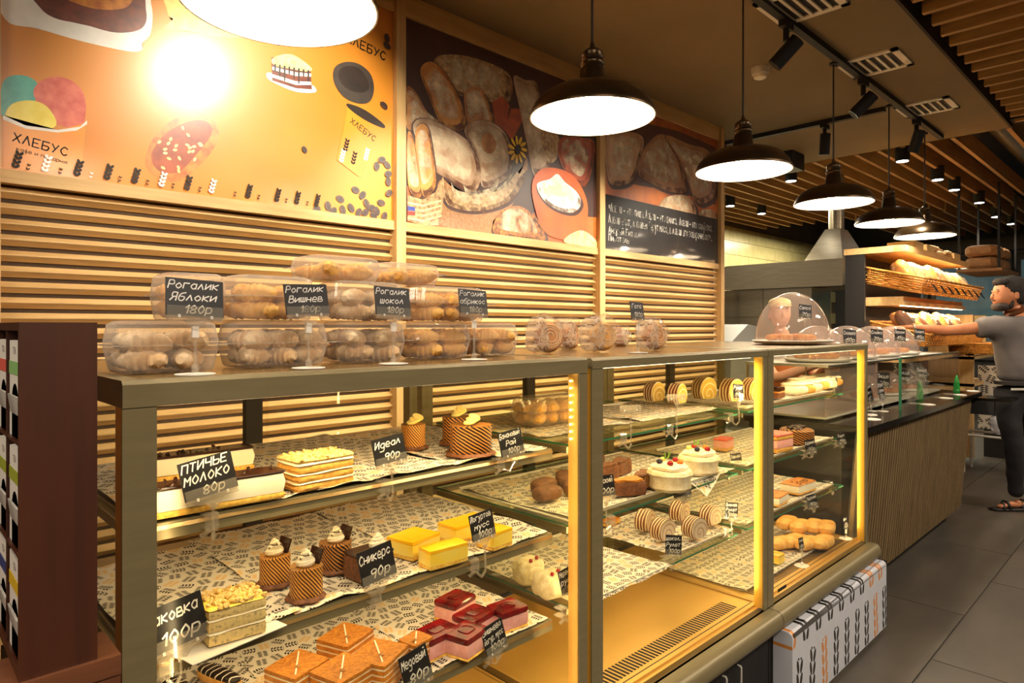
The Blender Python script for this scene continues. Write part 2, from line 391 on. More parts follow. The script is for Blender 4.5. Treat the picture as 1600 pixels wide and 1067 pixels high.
pr('p_powder', '#f4f0e6', '#dcd4c4', 14); pr('p_petal', '#f0c020', '#d8a010', 20); pr('p_rust', '#8a3414', '#b04c1c', 18); pr('p_deep', '#2a0e08', '#401a10', 6)
pr('p_bun', '#b08050', '#8a5a38', 5); pr('p_bun2', '#c8a078', '#9a7048', 7); pr('p_panel', '#1c1614', '#241c1a', 5, .06); pr('p_text', '#d8d2c8'); pr('p_glow', '#c86a1c', '#8a3c10', 4)
pr('p_blue', '#2c3c9a'); pr('p_flag', '#c02a24'); pr('p_yel', '#e8d070', '#d8bc50', 30)
# ---------------------------------------------------------------- text
_tc = {}
GL = {'а': '~4627052344 4743', 'б': '~4918051333453616', 'в': '0307 ~07373505 ~05454303', 'г': '0307 0747', 'д': '~4627052344 ~4741200010', 'е': '~05453717051343', 'ж': '0347 0743 2327', 'з': '~07373615 ~1545442303', 'и': '07034743', 'й': '07034743 1939',
 'к': '0703 4705 0543', 'л': '032743', 'м': '0307254743', 'н': '0703 4743 0545', 'о': '~2705234527', 'п': '0307 0747 4743', 'р': '0701 ~0737453303', 'с': '~4627052344', 'т': '0747 2723', 'у': '0724 4710', 'ф': '2920 ~2705234527', 'х': '0743 4703', 'ц': '070343 4742', 'ч': '070545 4743',
 'ш': '0703 2723 4743 0343', 'щ': '0703 2723 4742 0343', 'ъ': '0717 1713 ~15454313', 'ы': '0703 ~05353303 4743', 'ь': '0703 ~05454303', 'э': '~0627452304 1545', 'ю': '0703 0515 ~3715335537', 'я': '4743 ~47171545 2503',
 'А': '032943 1535', 'Б': '490903 ~0636453303', 'В': '0903 ~09393706 ~0646443303', 'Г': '030949', 'Д': '03193943 0343 0302 4342', 'Е': '49090343 0636', 'И': '09034943', 'Й': '09034943 1939', 'К': '0903 4906 0643', 'Л': '032943', 'М': '0309264943', 'Н': '0903 4943 0646', 'О': '~2906234629', 'П': '03094943',
 'Р': '0309 ~0939473606', 'С': '~4829062344', 'Т': '0949 2923', 'У': '0926 4913', 'Х': '0943 4903', 'Ч': '090646 4943', 'Ь': '0903 ~0646443303', 'Я': '4943 ~49191646 2603', 'Э': '~0829462304 1646', 'T': '0949 2923', 'E': '49090343 0636', 'A': '032943 1535',
 '0': '~2906234629', '1': '072923', '2': '~0829482603 0343', '3': '~09493626 ~2646432303', '4': '290545 3933', '5': '4909 0906 ~0646433303', '6': '~490603434606', '7': '094923', '8': '~2907264729 ~2604234426', '9': '~4716082948 4833', '-': '0535', '.': '0313', ',': '1312', '«': '1706 0615 3726 2635', '»': '0716 1605 2736 3625'}
def text_mesh(txt, size, mt, align='CENTER', shear=0., bold=0.0, hand=0., spacing=1.0, extrude=0.0):
    """stroke lettering: every glyph a set of flat ribbons"""
    key = (txt, size, mt.name, align, shear, bold, hand, spacing)
    if key in _tc: return _tc[key]
    u = size * .118; mb = MB(); x0 = 0; hw = u * (.42 + bold * 4); rnd = random.Random(hash(len(txt)) + 5)
    def pen(P):
        for a, b in zip(P[:-1], P[1:]):
            d = b - a
            if d.length < 1e-7: continue
            n = Vector((-d.y, d.x)).normalized() * hw; e = d.normalized() * hw * .6
            mb.add([(a - e + n)[:] + (0,), (b + e + n)[:] + (0,), (b + e - n)[:] + (0,), (a - e - n)[:] + (0,)], [(3, 2, 1, 0)])
    for ch in txt:
        if ch == ' ': x0 += 3.2 * u; continue
        g = GL.get(ch, GL.get(ch.lower(), '0545')); yo = hand * rnd.uniform(-1, 1) * 12 * u; wmax = 0
        for st in g.split():
            sm_ = st[0] == '~'; st = st.lstrip('~'); pts = [(int(st[i]), int(st[i + 1]) - 6) for i in range(0, len(st) - 1, 2)]
            wmax = max(wmax, max(p[0] for p in pts))
            if sm_:
                out = []
                for i in range(len(pts) - 1):
                    q = [Vector(pts[max(0, min(len(pts) - 1, i + k))]) for k in (-1, 0, 1, 2)]
                    for k in range(4):
                        t = k / 4; out.append(.5 * ((2 * q[1]) + (q[2] - q[0]) * t + (2 * q[0] - 5 * q[1] + 4 * q[2] - q[3]) * t * t + (3 * q[1] - q[0] - 3 * q[2] + q[3]) * t ** 3))
                pts = out + [Vector(pts[-1])]
            P = [Vector((x0 + p[0] * u + shear * p[1] * u, p[1] * u + yo + x0 * hand * 2)) for p in pts]; pen(P)
        x0 += (wmax + 1.7) * u
    wd = max(x0 - 1.7 * u, u); off = {'CENTER': -wd / 2, 'LEFT': 0}.get(align, 0)
    mb.v = [(a + off, b, c) for a, b, c in mb.v]
    me = mb.mesh('lettering', mt); _tc[key] = me; return me
# ---------------------------------------------------------------- room
XW0 = .28 ; YW = 2.50
fl = struct(BX('floor', (-2.6, 13.6, -4, 5, -.05, -.006), M['grout']))
tm = MB().box(.003, 1.197, .003, .597, -.006, 0).mesh('floor_tile', M['tile'])
for i in range(11):
    for j in range(7):
        link('floor_tile', tm, fl, (-.4 + i * 1.2 + (.6 if j % 2 else 0), -2.24 + j * .6, 0))
# dropped ceiling over the counters
cl = struct(MB().box(-2.6, 6.16, .945, 4.62, 2.9, 3.3).build('ceiling', M['ceiling']))
struct(MB().box(-2.6, 6.16, .93, .944, 2.895, 3.3).box(6.161, 6.175, .93, 4.62, 2.91, 3.3).build('trim_1', M['soffit']))
struct(BX('ceiling_high', (-2.6, 13.6, -4, 5, 3.35, 3.45), M['dark']))
struct(BX('wall_right', (13.4, 13.6, -4, 5, 0, .9), M['dark'])); struct(BX('wall_left', (-2.75, -2.6, -4, 5, 0, 3.4), M['plaster']))
struct(BX('wall_front', (-2.6, 13.4, -4.15, -4, 0, 3.4), M['plaster'])); 
bw = struct(BX('wall_back', (4.0, 13.4, 4.66, 4.8, 0, 3.4), M['plaster']))
struct(BX('wall_kitchen', (-2.6, 4.55, 2.56, 2.66, 0, 3.3), M['plaster']))
# yellow glazed tiles on the kitchen back wall
kt = MB().box(0, .595, 0, .012, 0, .195).mesh('tile', M['ktile'])
for i in range(11):
    for k in range(8):
        link('tile', kt, bw, (6.2 + i * .6 + (.3 if k % 2 else 0), 4.645, 1.25 + k * .2))
# ceiling slats: right field (run along Y) and far field (run along X)
def slat_field(name, label, mesh, locs):
    t = thing(name, label, 'ceiling slats', (0, 0, 2.9))
    for i, l in enumerate(locs): link('slat', mesh, t, (l[0], l[1], l[2] - 2.9))
    return t
sm = MB().box(-.016, .016, -3.4, 0, 0, .15).mesh('slat', M['ceil_slat'])
slat_field('slatted_ceiling', 'wooden slat ceiling at the upper right, slats running away from the dark beam', sm, [(2.6 + i * .171, .896, 2.9) for i in range(21)])
sx = MB().box(0, 3.72, -.016, .016, 0, .15).mesh('slat', M['ceil_slat_x'])
sx2 = MB().box(0, 3.2, -.016, .016, 0, .15).mesh('slat', M['ceil_slat_x'])
slat_field('slatted_ceiling', 'wooden slat ceiling beyond the painted ceiling, above the kitchen and bread shelves', sx, [(6.19, .96 + k * .18, 2.9) for k in (0, 2, 3, 4, 5, 6, 7, 8, 9, 10, 11, 12, 13, 14, 15, 16, 17, 18, 19, 20)])
slat_field('slatted_ceiling', 'far wooden slat ceiling near the windows at the back right', sx2, [(10.05, -1.9 + k * .18, 2.9) for k in range(30)])
struct(BX('trim_2', (6.0, 6.16, -2.6, .925, 2.92, 3.1), M['soffit']))
# slatted oak wall with posters
wp = MB()
M['backing'] = mat('slat_backing', '#3c2812', .8)
wall = struct(BX('wall_poster_side', (-1.5, 4.56, 2.505, 2.56, 0, 2.9), M['backing']))
PX = [.225, 1.67, 3.115, 4.57]
for i, x in enumerate(PX):
    struct(BX('trim_%d' % (3 + i), (x, x + .05, 2.45, 2.505, 0, 2.9), M['oak_z']))
for i in range(3):
    a, b = PX[i] + .051, PX[i + 1] - .001
    struct(MB().box(a, b, 2.465, 2.505, 1.83, 1.87).box(a, b, 2.465, 2.505, 2.80, 2.899).box(a, b, 2.47, 2.505, .45, .6).build('trim_%d' % (8 + i), M['oak']))
    L = b - a
    sl = MB().prism([(0, .0375), (-.024, .0230), (-.024, .0200), (-.004, .003), (0, .003)], 0, L, 'x').mesh('slat', M['oak'])
    for k in range(25): link('slat', sl, wall, (a, 2.505, 1.785 - k * .0476))
struct(MB().box(-1.5, .224, 2.45, 2.505, 1.83, 1.87).box(-1.5, .224, 2.45, 2.505, 2.80, 2.899).build('trim_11', M['oak']))
# ---------------------------------------------------------------- posters (flat prints): traced shapes at their true place on the wall plane
def spline(pts, n=5):
    out = []; K = len(pts)
    for i in range(K):
        p0, p1, p2, p3 = [Vector(pts[(i + j) % K]) for j in (-1, 0, 1, 2)]
        for k in range(n):
            t = k / n; out.append(.5 * ((2 * p1) + (p2 - p0) * t + (2 * p0 - 5 * p1 + 4 * p2 - p3) * t * t + (3 * p1 - p0 - 3 * p2 + p3) * t ** 3))
    return out
class Poster:
    Y = 2.478
    def __init__(s, label, x0, x1, z0, z1, m):
        s.x0, s.x1, s.z0, s.z1 = x0, x1, z0, z1
        s.t = thing('poster', label, 'poster', (x0, s.Y, z0)); s.k = 0
        BX('panel', (0, x1 - x0, 0, .02, 0, z1 - z0), m, s.t)
    def w(s, px, py): v = at_y(px, py, s.Y); return (v.x - s.x0, v.z - s.z0)
    def poly(s, name, pts, m, smooth=True, px=True, clip=True):
        P = [s.w(*p) for p in pts] if px else pts
        if smooth: P = [(v.x, v.y) for v in spline([(a, b, 0) for a, b in P])]
        if clip: P = s.clip(P)
        if len(P) < 3: return
        s.k += 1; y = -.00005 * s.k
        bm = bmesh.new(); vs = [bm.verts.new((a, 0, b)) for a, b in P]
        try: f = bm.faces.new(vs)
        except Exception: bm.free(); return
        bmesh.ops.triangulate(bm, faces=[f]); me = bpy.data.meshes.new(name); bm.to_mesh(me); bm.free(); me.materials.append(M[m])
        return link(name, me, s.t, (0, y, 0))
    def clip(s, P):
        W, Hh = s.x1 - s.x0 - .001, s.z1 - s.z0 - .001
        for ax, lim, sg in ((0, .001, 1), (0, W, -1), (1, .001, 1), (1, Hh, -1)):
            out = []
            for i in range(len(P)):
                a, b = P[i - 1], P[i]; ia = (a[ax] - lim) * sg >= 0; ib = (b[ax] - lim) * sg >= 0
                if ia != ib:
                    t = (lim - a[ax]) / (b[ax] - a[ax]); out.append((a[0] + (b[0] - a[0]) * t, a[1] + (b[1] - a[1]) * t))
                if ib: out.append(b)
            P = out
            if not P: return P
        return P
    def loaf(s, name, pts, m):
        c = Vector((sum(p[0] for p in pts) / len(pts), sum(p[1] for p in pts) / len(pts)))
        sc = lambda k, dx=0, dy=0: [(c.x + (p[0] - c.x) * k + dx, c.y + (p[1] - c.y) * k + dy) for p in pts]
        s.poly('printed_shade', sc(1.07, 1.5, 3), 'p_deep'); o = s.poly(name, pts, m); s.poly('printed_shade', sc(.97, 2, 4), 'p_lo'); s.poly('printed_tone', sc(.86, -1, -2), m)
        s.poly('printed_highlight', sc(.74, -2, -4), 'p_hi'); s.poly('printed_highlight', sc(.42, -3, -6), 'p_hi'); return o
    def blob(s, name, px, py, rx, ry, m, ang=0, e=2, n=20, wob=0):
        c = at_y(px, py, s.Y); cx, cz = c.x - s.x0, c.z - s.z0; P = []
        for i in range(n):
            a = 2 * PI * i / n; q = 1 + wob * sin(5 * a + px) * .5 + wob * sin(9 * a + py) * .5; u, v = rx * cos(a) * q, ry * sin(a) * q
            P.append((cx + u * cos(ang) - v * sin(ang), cz + u * sin(ang) + v * cos(ang)))
        return s.poly(name, P, m, False, False)
    def text(s, txt, px, py, size, m, rot=0, align='CENTER', bold=.0, spacing=1.0):
        c = at_y(px, py, s.Y); s.k += 1
        return link('lettering', text_mesh(txt, size, M[m], align, 0, bold, 0, spacing), s.t, (c.x - s.x0, -.00005 * s.k - .0001, c.z - s.z0), (R(90), rot, 0))
    def sprig(s, px, py, h, m, lean=.25, n=4, part='printed_sprig'):
        c = at_y(px, py, s.Y); cx, cz = c.x - s.x0, c.z - s.z0; s.k += 1; mb = MB(); y = 0
        for i in range(n):
            for sd in (-1, 1):
                bz = h * (i + .2) / n; bx = lean * bz; a = R(90) - sd * R(32) - lean; L = h * .30; wd = h * .085
                o = []
                for q in range(8):
                    t = 2 * PI * q / 8; u = L / 2 + L / 2 * cos(t); v = wd * sin(t); u += .1 * L
                    X = cx + bx + u * cos(a) - v * sin(a); Z = cz + bz + u * sin(a) + v * cos(a)
                    X = min(max(X, .001), s.x1 - s.x0 - .001); Z = min(max(Z, .001), s.z1 - s.z0); o.append((X, y, Z))
                mb.add(o, [list(range(8))])
        return mb.build(part, M[m], s.t, (0, -.00005 * s.k, 0))
def veil(name, c, k, sc):
    m = mat(name, c, .5, coat=1.0); nt = m.node_tree; b = nt.nodes['Principled BSDF']; b.inputs['Coat Roughness'].default_value = .27; N = NT(m); n = N.noise(N.coords((1, 1, 1)), sc, 4)
    N.l((n - .38).op('MULTIPLY', k, clamp=True), b.inputs['Alpha']); M[name] = m
veil('p_hi', '#efdcb8', 2.6, 13); veil('p_lo', '#5a2c10', 3.2, 17)
# --- poster 1: amber dessert poster
P1 = Poster('amber dessert poster with ice cream, glazed bun and coffee cup, leftmost on the wall', PX[0] + .051, PX[1] - .001, 1.871, 2.799, M['p_amber'])
P1.poly('printed_napkin', [(5, -40), (8, 30), (60, 45), (130, 65), (200, 80), (222, 78), (222, 68), (236, 50), (236, 5), (210, -40)], 'p_white')
P1.poly('printed_cake', [(40, -40), (60, 8), (85, 28), (130, 38), (182, 51), (222, 44), (228, 15), (205, -30)], 'p_choc')
P1.poly('printed_cake_slice', [(80, -20), (95, -5), (150, 14), (200, 10), (205, -25), (140, -40)], 'p_caramel')
P1.poly('printed_pastry', [(265, -30), (262, 20), (270, 30), (258, 44), (300, 50), (350, 58), (390, 50), (390, -30)], 'p_yel')
P1.poly('printed_scoop', [(0, 175), (4, 130), (20, 118), (45, 120), (60, 135), (50, 165), (20, 185)], 'p_teal')
P1.poly('printed_scoop', [(52, 145), (62, 128), (85, 120), (110, 125), (130, 145), (134, 175), (125, 198), (90, 195), (65, 170)], 'p_red')
P1.poly('printed_scoop', [(8, 180), (20, 162), (50, 157), (75, 168), (88, 195), (60, 205), (20, 195)], 'p_yellow')
P1.poly('printed_cup', [(6, 182), (6, 262), (60, 268), (128, 264), (134, 192), (90, 204)], 'p_cup', False)
P1.poly('printed_cup_rim', [(5, 180), (40, 196), (90, 203), (125, 198), (136, 188), (136, 194), (120, 204), (90, 207), (40, 201), (5, 187)], 'p_white', False)
P1.text('ХЛЕБУС', 64, 226, .036, 'inkd', R(9), bold=.006); P1.text('кафе и пекарня', 66, 243, .015, 'inkd', R(9))
P1.poly('printed_glazed_bun', [(228, 245), (240, 215), (265, 190), (300, 178), (330, 180), (341, 200), (338, 225), (315, 255), (280, 283), (245, 278), (230, 262)], 'p_caramel')
P1.poly('printed_glaze', [(236, 245), (250, 218), (275, 198), (305, 188), (326, 192), (330, 210), (308, 240), (280, 268), (250, 268)], 'p_rust')
for k in range(22):
    a = random.random() * 6.28; r = random.random() ** .5; P1.blob('printed_nut', 284 + r * 46 * cos(a) * .9 + 10 * r * sin(a), 232 + r * 34 * sin(a) - 20 * r * cos(a), .008, .005, 'p_nut', a, n=8)
P1.poly('printed_plate', [(416, 118), (425, 128), (460, 143), (490, 145), (493, 138), (480, 130), (425, 114)], 'p_white')
P1.poly('printed_layer_cake', [(424, 90), (450, 86), (485, 106), (487, 140), (462, 138), (425, 126)], 'p_choc', False)
for q in (0, 1):
    P1.poly('printed_cream_layer', [(425, 104 + q * 12), (462, 113 + q * 14), (486, 115 + q * 13), (486, 120 + q * 13), (462, 119 + q * 14), (425, 109 + q * 12)], 'p_white', False)
P1.poly('printed_cake_top', [(424, 94), (435, 87), (458, 86), (486, 106), (480, 112), (455, 108), (430, 103)], 'p_nut')
for q in range(8): P1.poly('printed_drip', [(428 + q * 7.4, 100 + q * 1.4), (431 + q * 7.4, 100 + q * 1.4), (430.5 + q * 7.4, 112 + q * 1.4 + (q % 3) * 6), (428.5 + q * 7.4, 112 + q * 1.4 + (q % 3) * 6)], 'p_dark', False)
P1.poly('printed_lid', [(520, 120), (524, 104), (540, 97), (560, 100), (578, 115), (584, 138), (578, 158), (562, 162), (540, 154), (526, 138)], 'p_lid')
P1.poly('printed_lid_top', [(528, 118), (532, 108), (544, 103), (560, 107), (572, 122), (576, 138), (566, 145), (548, 142), (534, 132)], 'p_dark')
P1.poly('printed_coffee_cup', [(543, 164), (598, 196), (566, 274), (560, 276), (526, 250)], 'p_cup', False)
P1.poly('printed_coffee_rim', [(543, 162), (570, 172), (599, 194), (597, 200), (570, 188), (545, 170)], 'p_dark')
P1.text('ХЛЕБУС', 567, 203, .034, 'inkd', R(26), bold=.006); P1.text('ХЛЕБУС', 572, 74, .05, 'inkd', R(8), bold=.006)
for x, y, m_ in ((538, 238, 'inkd'), (550, 258, 'inkd'), (570, 252, 'p_white'), (532, 255, 'p_white')): P1.sprig(x, y, .055, m_)
def bean(P, x, y, s=1, an=.6):
    P.blob('printed_bean', x, y, .024 * s, .017 * s, 'p_bean', an, n=12); P.blob('printed_crease', x, y, .019 * s, .0025, 'p_dark', an, n=8)
for i, (x, y) in enumerate([(494, 328), (512, 322), (531, 311), (520, 330), (535, 328), (555, 297), (566, 305), (572, 318), (595, 317), (560, 332), (548, 325), (580, 325), (600, 338), (583, 337), (596, 250), (588, 260), (604, 258), (606, 272), (606, 284), (599, 165), (607, 302), (604, 60), (604, 72), (570, 332), (588, 330)]): bean(P1, x, y, .85, .6 + i * 1.1)
bean(P1, 475, 234, .6, 2.1)
for i, x in enumerate([22, 42, 68, 92, 118, 140, 165, 185, 208, 228, 250, 268, 290, 310, 328, 365, 385, 402, 430, 445, 461, 478, 492]):
    y = 264 + (x - 20) * .128; P1.sprig(x, y, (.052, .024)[i % 2], 'p_white' if i in (2, 5, 14, 10) else 'inkd', n=(4, 2)[i % 2])
# --- poster 2: breads
P2 = Poster('photo poster of loaves, wicker basket and bowl of flour, middle of the wall', PX[1] + .051, PX[2] - .001, 1.871, 2.799, M['p_deep'])
P2.poly('printed_table', [(636, 290), (700, 300), (800, 330), (937, 340), (937, 400), (636, 380)], 'p_glow', False)
P2.loaf('printed_wicker_lid', [(678, 100), (690, 86), (730, 88), (780, 105), (800, 125), (795, 160), (760, 158), (720, 150), (690, 130)], 'p_basket')
P2.loaf('printed_loaf', [(636, 170), (636, 135), (650, 145), (668, 175), (690, 195), (660, 210), (636, 200)], 'p_loaf')
P2.loaf('printed_baguette', [(657, 115), (662, 100), (678, 98), (700, 120), (722, 165), (727, 195), (715, 205), (690, 195), (670, 150)], 'p_loaf_gold')
P2.loaf('printed_loaf', [(725, 160), (730, 140), (750, 138), (765, 165), (772, 200), (735, 200)], 'p_loaf')
P2.poly('printed_board', [(768, 160), (785, 150), (796, 165), (790, 205), (775, 200)], 'p_rust', False); P2.poly('printed_board', [(798, 170), (812, 170), (818, 185), (800, 220), (788, 205)], 'p_rust', False)
P2.loaf('printed_baguette', [(802, 120), (820, 125), (838, 130), (845, 170), (852, 220), (858, 268), (835, 275), (822, 220), (812, 170)], 'p_flour')
P2.poly('printed_wicker', [(845, 205), (870, 210), (875, 235), (862, 255), (850, 240)], 'p_basket'); P2.loaf('printed_dark_loaf', [(872, 240), (878, 215), (905, 215), (928, 222), (926, 260), (912, 292), (885, 270)], 'p_rust')
P2.poly('printed_sack', [(690, 280), (720, 300), (780, 298), (812, 270), (822, 245), (822, 275), (800, 320), (770, 345), (770, 365), (690, 352), (680, 310)], 'p_sack')
P2.loaf('printed_round_loaf', [(645, 195), (665, 185), (700, 200), (735, 225), (751, 262), (748, 290), (735, 300), (700, 280), (672, 262), (655, 230)], 'p_flour')
P2.loaf('printed_round_loaf', [(725, 205), (740, 190), (765, 190), (790, 210), (800, 245), (795, 275), (770, 290), (752, 290), (748, 250)], 'p_flour')
P2.poly('printed_loaf_crust', [(752, 215), (765, 208), (775, 225), (768, 240), (755, 235)], 'p_loaf')
P2.loaf('printed_sack_fold', [(690, 285), (700, 300), (740, 308), (790, 296), (818, 265), (815, 290), (790, 318), (745, 330), (700, 320)], 'p_basket')
P2.loaf('printed_baguette', [(636, 210), (645, 215), (655, 260), (658, 305), (645, 305), (636, 280)], 'p_loaf_gold')
P2.loaf('printed_baguette', [(648, 215), (655, 195), (668, 200), (676, 240), (680, 290), (662, 308), (654, 270)], 'p_loaf_gold')
P2.poly('printed_basket', [(636, 305), (660, 312), (680, 300), (692, 275), (694, 300), (686, 352), (660, 352), (636, 345)], 'p_basket', False)
for q in range(4): P2.poly('printed_weave', [(636, 315 + q * 8), (660, 320 + q * 8), (689, 312 + q * 8), (689, 314.5 + q * 8), (660, 323 + q * 8), (636, 318 + q * 8)], 'p_nut', False)
P2.poly('printed_flag', [(636, 322), (648, 324), (648, 330), (636, 329)], 'p_blue', False); P2.poly('printed_flag', [(636, 330), (648, 331), (648, 337), (636, 336)], 'p_flag', False)
for q in range(11): P2.blob('printed_petal', 808 + 10 * cos(q * .571), 234 + 15 * sin(q * .571), .026, .010, 'p_petal', -q * .571, n=8)
P2.blob('printed_flower_heart', 808, 234, .02, .026, 'p_dark', n=10)
P2.loaf('printed_seeded_bun', [(770, 362), (778, 335), (800, 322), (820, 326), (840, 345), (850, 376), (800, 372)], 'p_seed')
P2.poly('printed_bowl', [(830, 300), (838, 270), (862, 262), (895, 275), (915, 310), (916, 345), (900, 370), (870, 373), (845, 355)], 'p_bowl')
P2.loaf('printed_flour', [(838, 288), (858, 280), (870, 272), (882, 285), (900, 300), (907, 318), (895, 332), (870, 328), (848, 312)], 'p_powder')
P2.poly('printed_crumbs', [(880, 378), (905, 360), (927, 372), (930, 388)], 'p_nut')
# --- poster 3: blurred buns over a black quote panel
P3 = Poster('photo poster of pale buns above a black quote panel, rightmost on the wall', PX[2] + .051, PX[3] - .001, 1.871, 2.799, M['p_glow'])
P3.poly('printed_shadow', [(948, 200), (1000, 190), (1060, 205), (1118, 230), (1118, 320), (1060, 300), (1000, 290), (948, 280)], 'p_brown', False)
P3.loaf('printed_bun', [(948, 210), (975, 205), (1005, 215), (1000, 250), (990, 280), (970, 290), (950, 280)], 'p_bun2')
P3.loaf('printed_bun', [(998, 260), (1008, 230), (1030, 210), (1052, 220), (1066, 260), (1072, 298), (1050, 300), (1020, 288), (1000, 275)], 'p_bun')
P3.loaf('printed_bun', [(1040, 212), (1075, 225), (1110, 240), (1118, 300), (1100, 318), (1086, 312), (1075, 285), (1060, 250)], 'p_bun')
P3.loaf('printed_bun', [(1027, 325), (1040, 308), (1070, 305), (1085, 320), (1085, 345), (1050, 340), (1025, 332)], 'p_bun2')
P3.loaf('printed_bun', [(1090, 345), (1096, 330), (1116, 330), (1118, 350)], 'p_bun')
b0 = P3.w(948, 312)
P3.poly('printed_quote_panel', [(0, .0), (PX[3] - PX[2] - .052, .0), (PX[3] - PX[2] - .052, .335), (0, .335)], 'p_panel', False, False)
for q, (txt, zz, sz) in enumerate((('«Лаваш - это пища. Лаваш - это вилка.  Лаваш - это салфетка.', .262, .062), ('Лаваш едят, лавашем берут мясо, в лаваш его заворачивают»..', .192, .062), ('Андрей Битов', .122, .05), ('Писатель', .075, .05))):
    o = link('lettering', text_mesh(txt, sz, M['p_text'], 'LEFT', 0, .02), P3.t, (.065, -.0030, zz), (R(90), 0, 0))
    wdt = max(v.co.x for v in o.data.vertices)
    if q < 2: o.scale = (1.25 / wdt, 1.15, 1)
    else: o.scale = (.8, 1.1, 1)
# ---------------------------------------------------------------- pendants
def pendant_mesh():
    t = thing('pendant_lamp', '', 'pendant lamp', (0, 0, 2.085), 0, 'bronze dome pendants over the counters')
    out = [(.206, 0), (.207, .006), (.203, .016), (.192, .040), (.168, .066), (.13, .088), (.075, .104), (.05, .108)]
    MB().shell(out, 48).build('shade', M['bronze'], t, smooth=True)
    MB().shell([(r - .004, z + .0005 if z == 0 else z - .003) for r, z in out], 48).shell([(.206, 0), (.202, .0005)], 48).build('shade_lining', M['shade_in'], t, smooth=True)
    MB().lathe([(.052, .104), (.044, .118), (.038, .16), (.034, .166), (.039, .172), (.039, .180), (.031, .186), (.036, .192), (.036, .212), (.026, .222), (.01, .232), (.006, .25)], 24).build('neck', M['bronze'], t, smooth=True)
    MB().tube([(0, 0, .245), (0, 0, .80)], .0045, 6).build('cord', M['black'], t)
    MB().lathe([(.022, -.012), (.022, .0), (.008, -.03 + .02)][::-1], 12, (0, 0, .79)).build('ceiling_adapter', M['black'], t)
    MB().lathe([(0, -.034), (.02, -.028), (.032, -.01), (.033, .006), (.022, .03), (.014, .05)], 16, (0, 0, .045)).build('bulb', M['bulb'], t, smooth=True)
    return t
lamp0 = pendant_mesh()
LX = [.63, 1.70, 2.77, 3.86, 4.87, 5.76]
LL = ['bronze dome pendant nearest the camera, cut off at the top of the picture', 'bronze dome pendant in front of the bread poster', 'bronze dome pendant beside the smoke detector, third from the front', 'bronze dome pendant fourth from the front, above the glass dome', 'bronze dome pendant fifth from the front, before the bread shelf', 'farthest bronze dome pendant, over the bread shelf top']
for i, x in enumerate(LX):
    o = lamp0 if i == 0 else copy_tree(lamp0); o.location = (x, 1.36 + .01 * i, 2.085); o['label'] = LL[i]
# tracks, spots
tr = BX('light_track', (-1.2, 6.02, 1.36 - .018, 1.36 + .018, 2.868, 2.9), M['black']); tag(tr, 'black light track along the painted ceiling carrying the pendants', 'light track')
tr = BX('light_track', (4.95, 4.985, 1.45, 3.0, 2.868, 2.9), M['black']); tag(tr, 'short black light track crossing the ceiling toward the kitchen', 'light track')
M['spot_lens'] = mat('spot_lens', '#ffffff', .5, emit=(1.0, .86, .66), es=120)
def spot(loc, aim, label, lit=None, power=0, ang=64):
    t = thing('track_spotlight', label, 'spotlight', loc, 0, 'black track spotlights')
    MB().box(-.05, .05, -.016, .016, -.03, 0).lathe([(.014, -.09), (.014, -.03)], 10).build('adapter', M['black'], t)
    d = (Vector(aim) - Vector(loc) - Vector((0, 0, -.13))).normalized(); q = d.to_track_quat('-Z', 'Y')
    b = MB().lathe([(.036, -.075), (.036, .075)], 20).build('spot_body', M['black'], t, (0, 0, -.145), q.to_euler(), smooth=True)
    MB().shell([(.0365, -.076), (.031, -.0755), (.026, -.05)], 20).build('rim', M['black_gloss'], t, (0, 0, -.145), q.to_euler())
    MB().lathe([(.029, -.071), (.029, -.066)], 20).build('lens', M[lit or 'spot_lens'], t, (0, 0, -.145), q.to_euler())
    if power:
        L = bpy.data.lights.new('spot_light', 'SPOT'); L.energy = power; L.color = (1, .89, .70); L.spot_size = R(ang); L.spot_blend = .7; L.shadow_soft_size = .03
        link('spot_light', L, t, Vector((0, 0, -.145)) + d * .09, q.to_euler())
    return t
spot((1.16, 1.36, 2.868), (1.14, 2.5, 2.08), 'track spotlight out of view aimed at the amber poster', None, 52, 76)
spot((2.03, 1.36, 2.868), (1.9, 2.5, 1.55), 'black track spotlight at the top edge of the picture', None, 60)
spot((3.17, 1.36, 2.868), (2.75, 2.5, 1.5), 'black track spotlight above the smoke detector', None, 75)
spot((4.25, 1.36, 2.868), (3.75, 2.5, 1.5), 'black track spotlight right of the middle air vent', None, 70)
spot((5.35, 1.36, 2.868), (5.75, 1.9, 1.4), 'black track spotlight near the far end of the long track', None, 60)
spot((4.97, 1.85, 2.868), (5.2, 2.1, 0), 'lit track spotlight hanging from the short cross track', 'cool_lamp', 20)
spot((4.97, 2.65, 2.868), (4.9, 2.8, 0), 'lit track spotlight half hidden behind the third pendant', 'cool_lamp', 12)
# vents
def vent(px, py, label):
    p = at_z(px, py, 2.9); t = thing('ceiling_vent', label, 'air vent', (p.x, p.y, 2.9), 0, 'square white ceiling vents')
    s = .16; fr = MB().box(-s, s, -s, -s + .035, -.01, 0).box(-s, s, s - .035, s, -.01, 0).box(-s, -s + .035, -s, s, -.01, 0).box(s - .035, s, -s, s, -.01, 0).build('frame', M['white'], t)
    BX('opening', (-s + .035, s - .035, -s + .035, s - .035, -.003, -.001), M['dark'], t)
    for k in range(5): MB().box(-s + .035, s - .035, -.002, .012, -.014, -.0035).build('blade', M['white'], t, (0, -.095 + k * .045, 0))
vent(1252, 5, 'square white ceiling vent at the top edge, nearest the camera'); vent(1366, 99, 'square white ceiling vent in the middle of the row'); vent(1448, 167, 'square white ceiling vent farthest along the row')
p = at_z(1188, 107, 2.9); t = thing('smoke_detector', 'white round smoke detector on the painted ceiling', 'smoke detector', (p.x, p.y, 2.9))
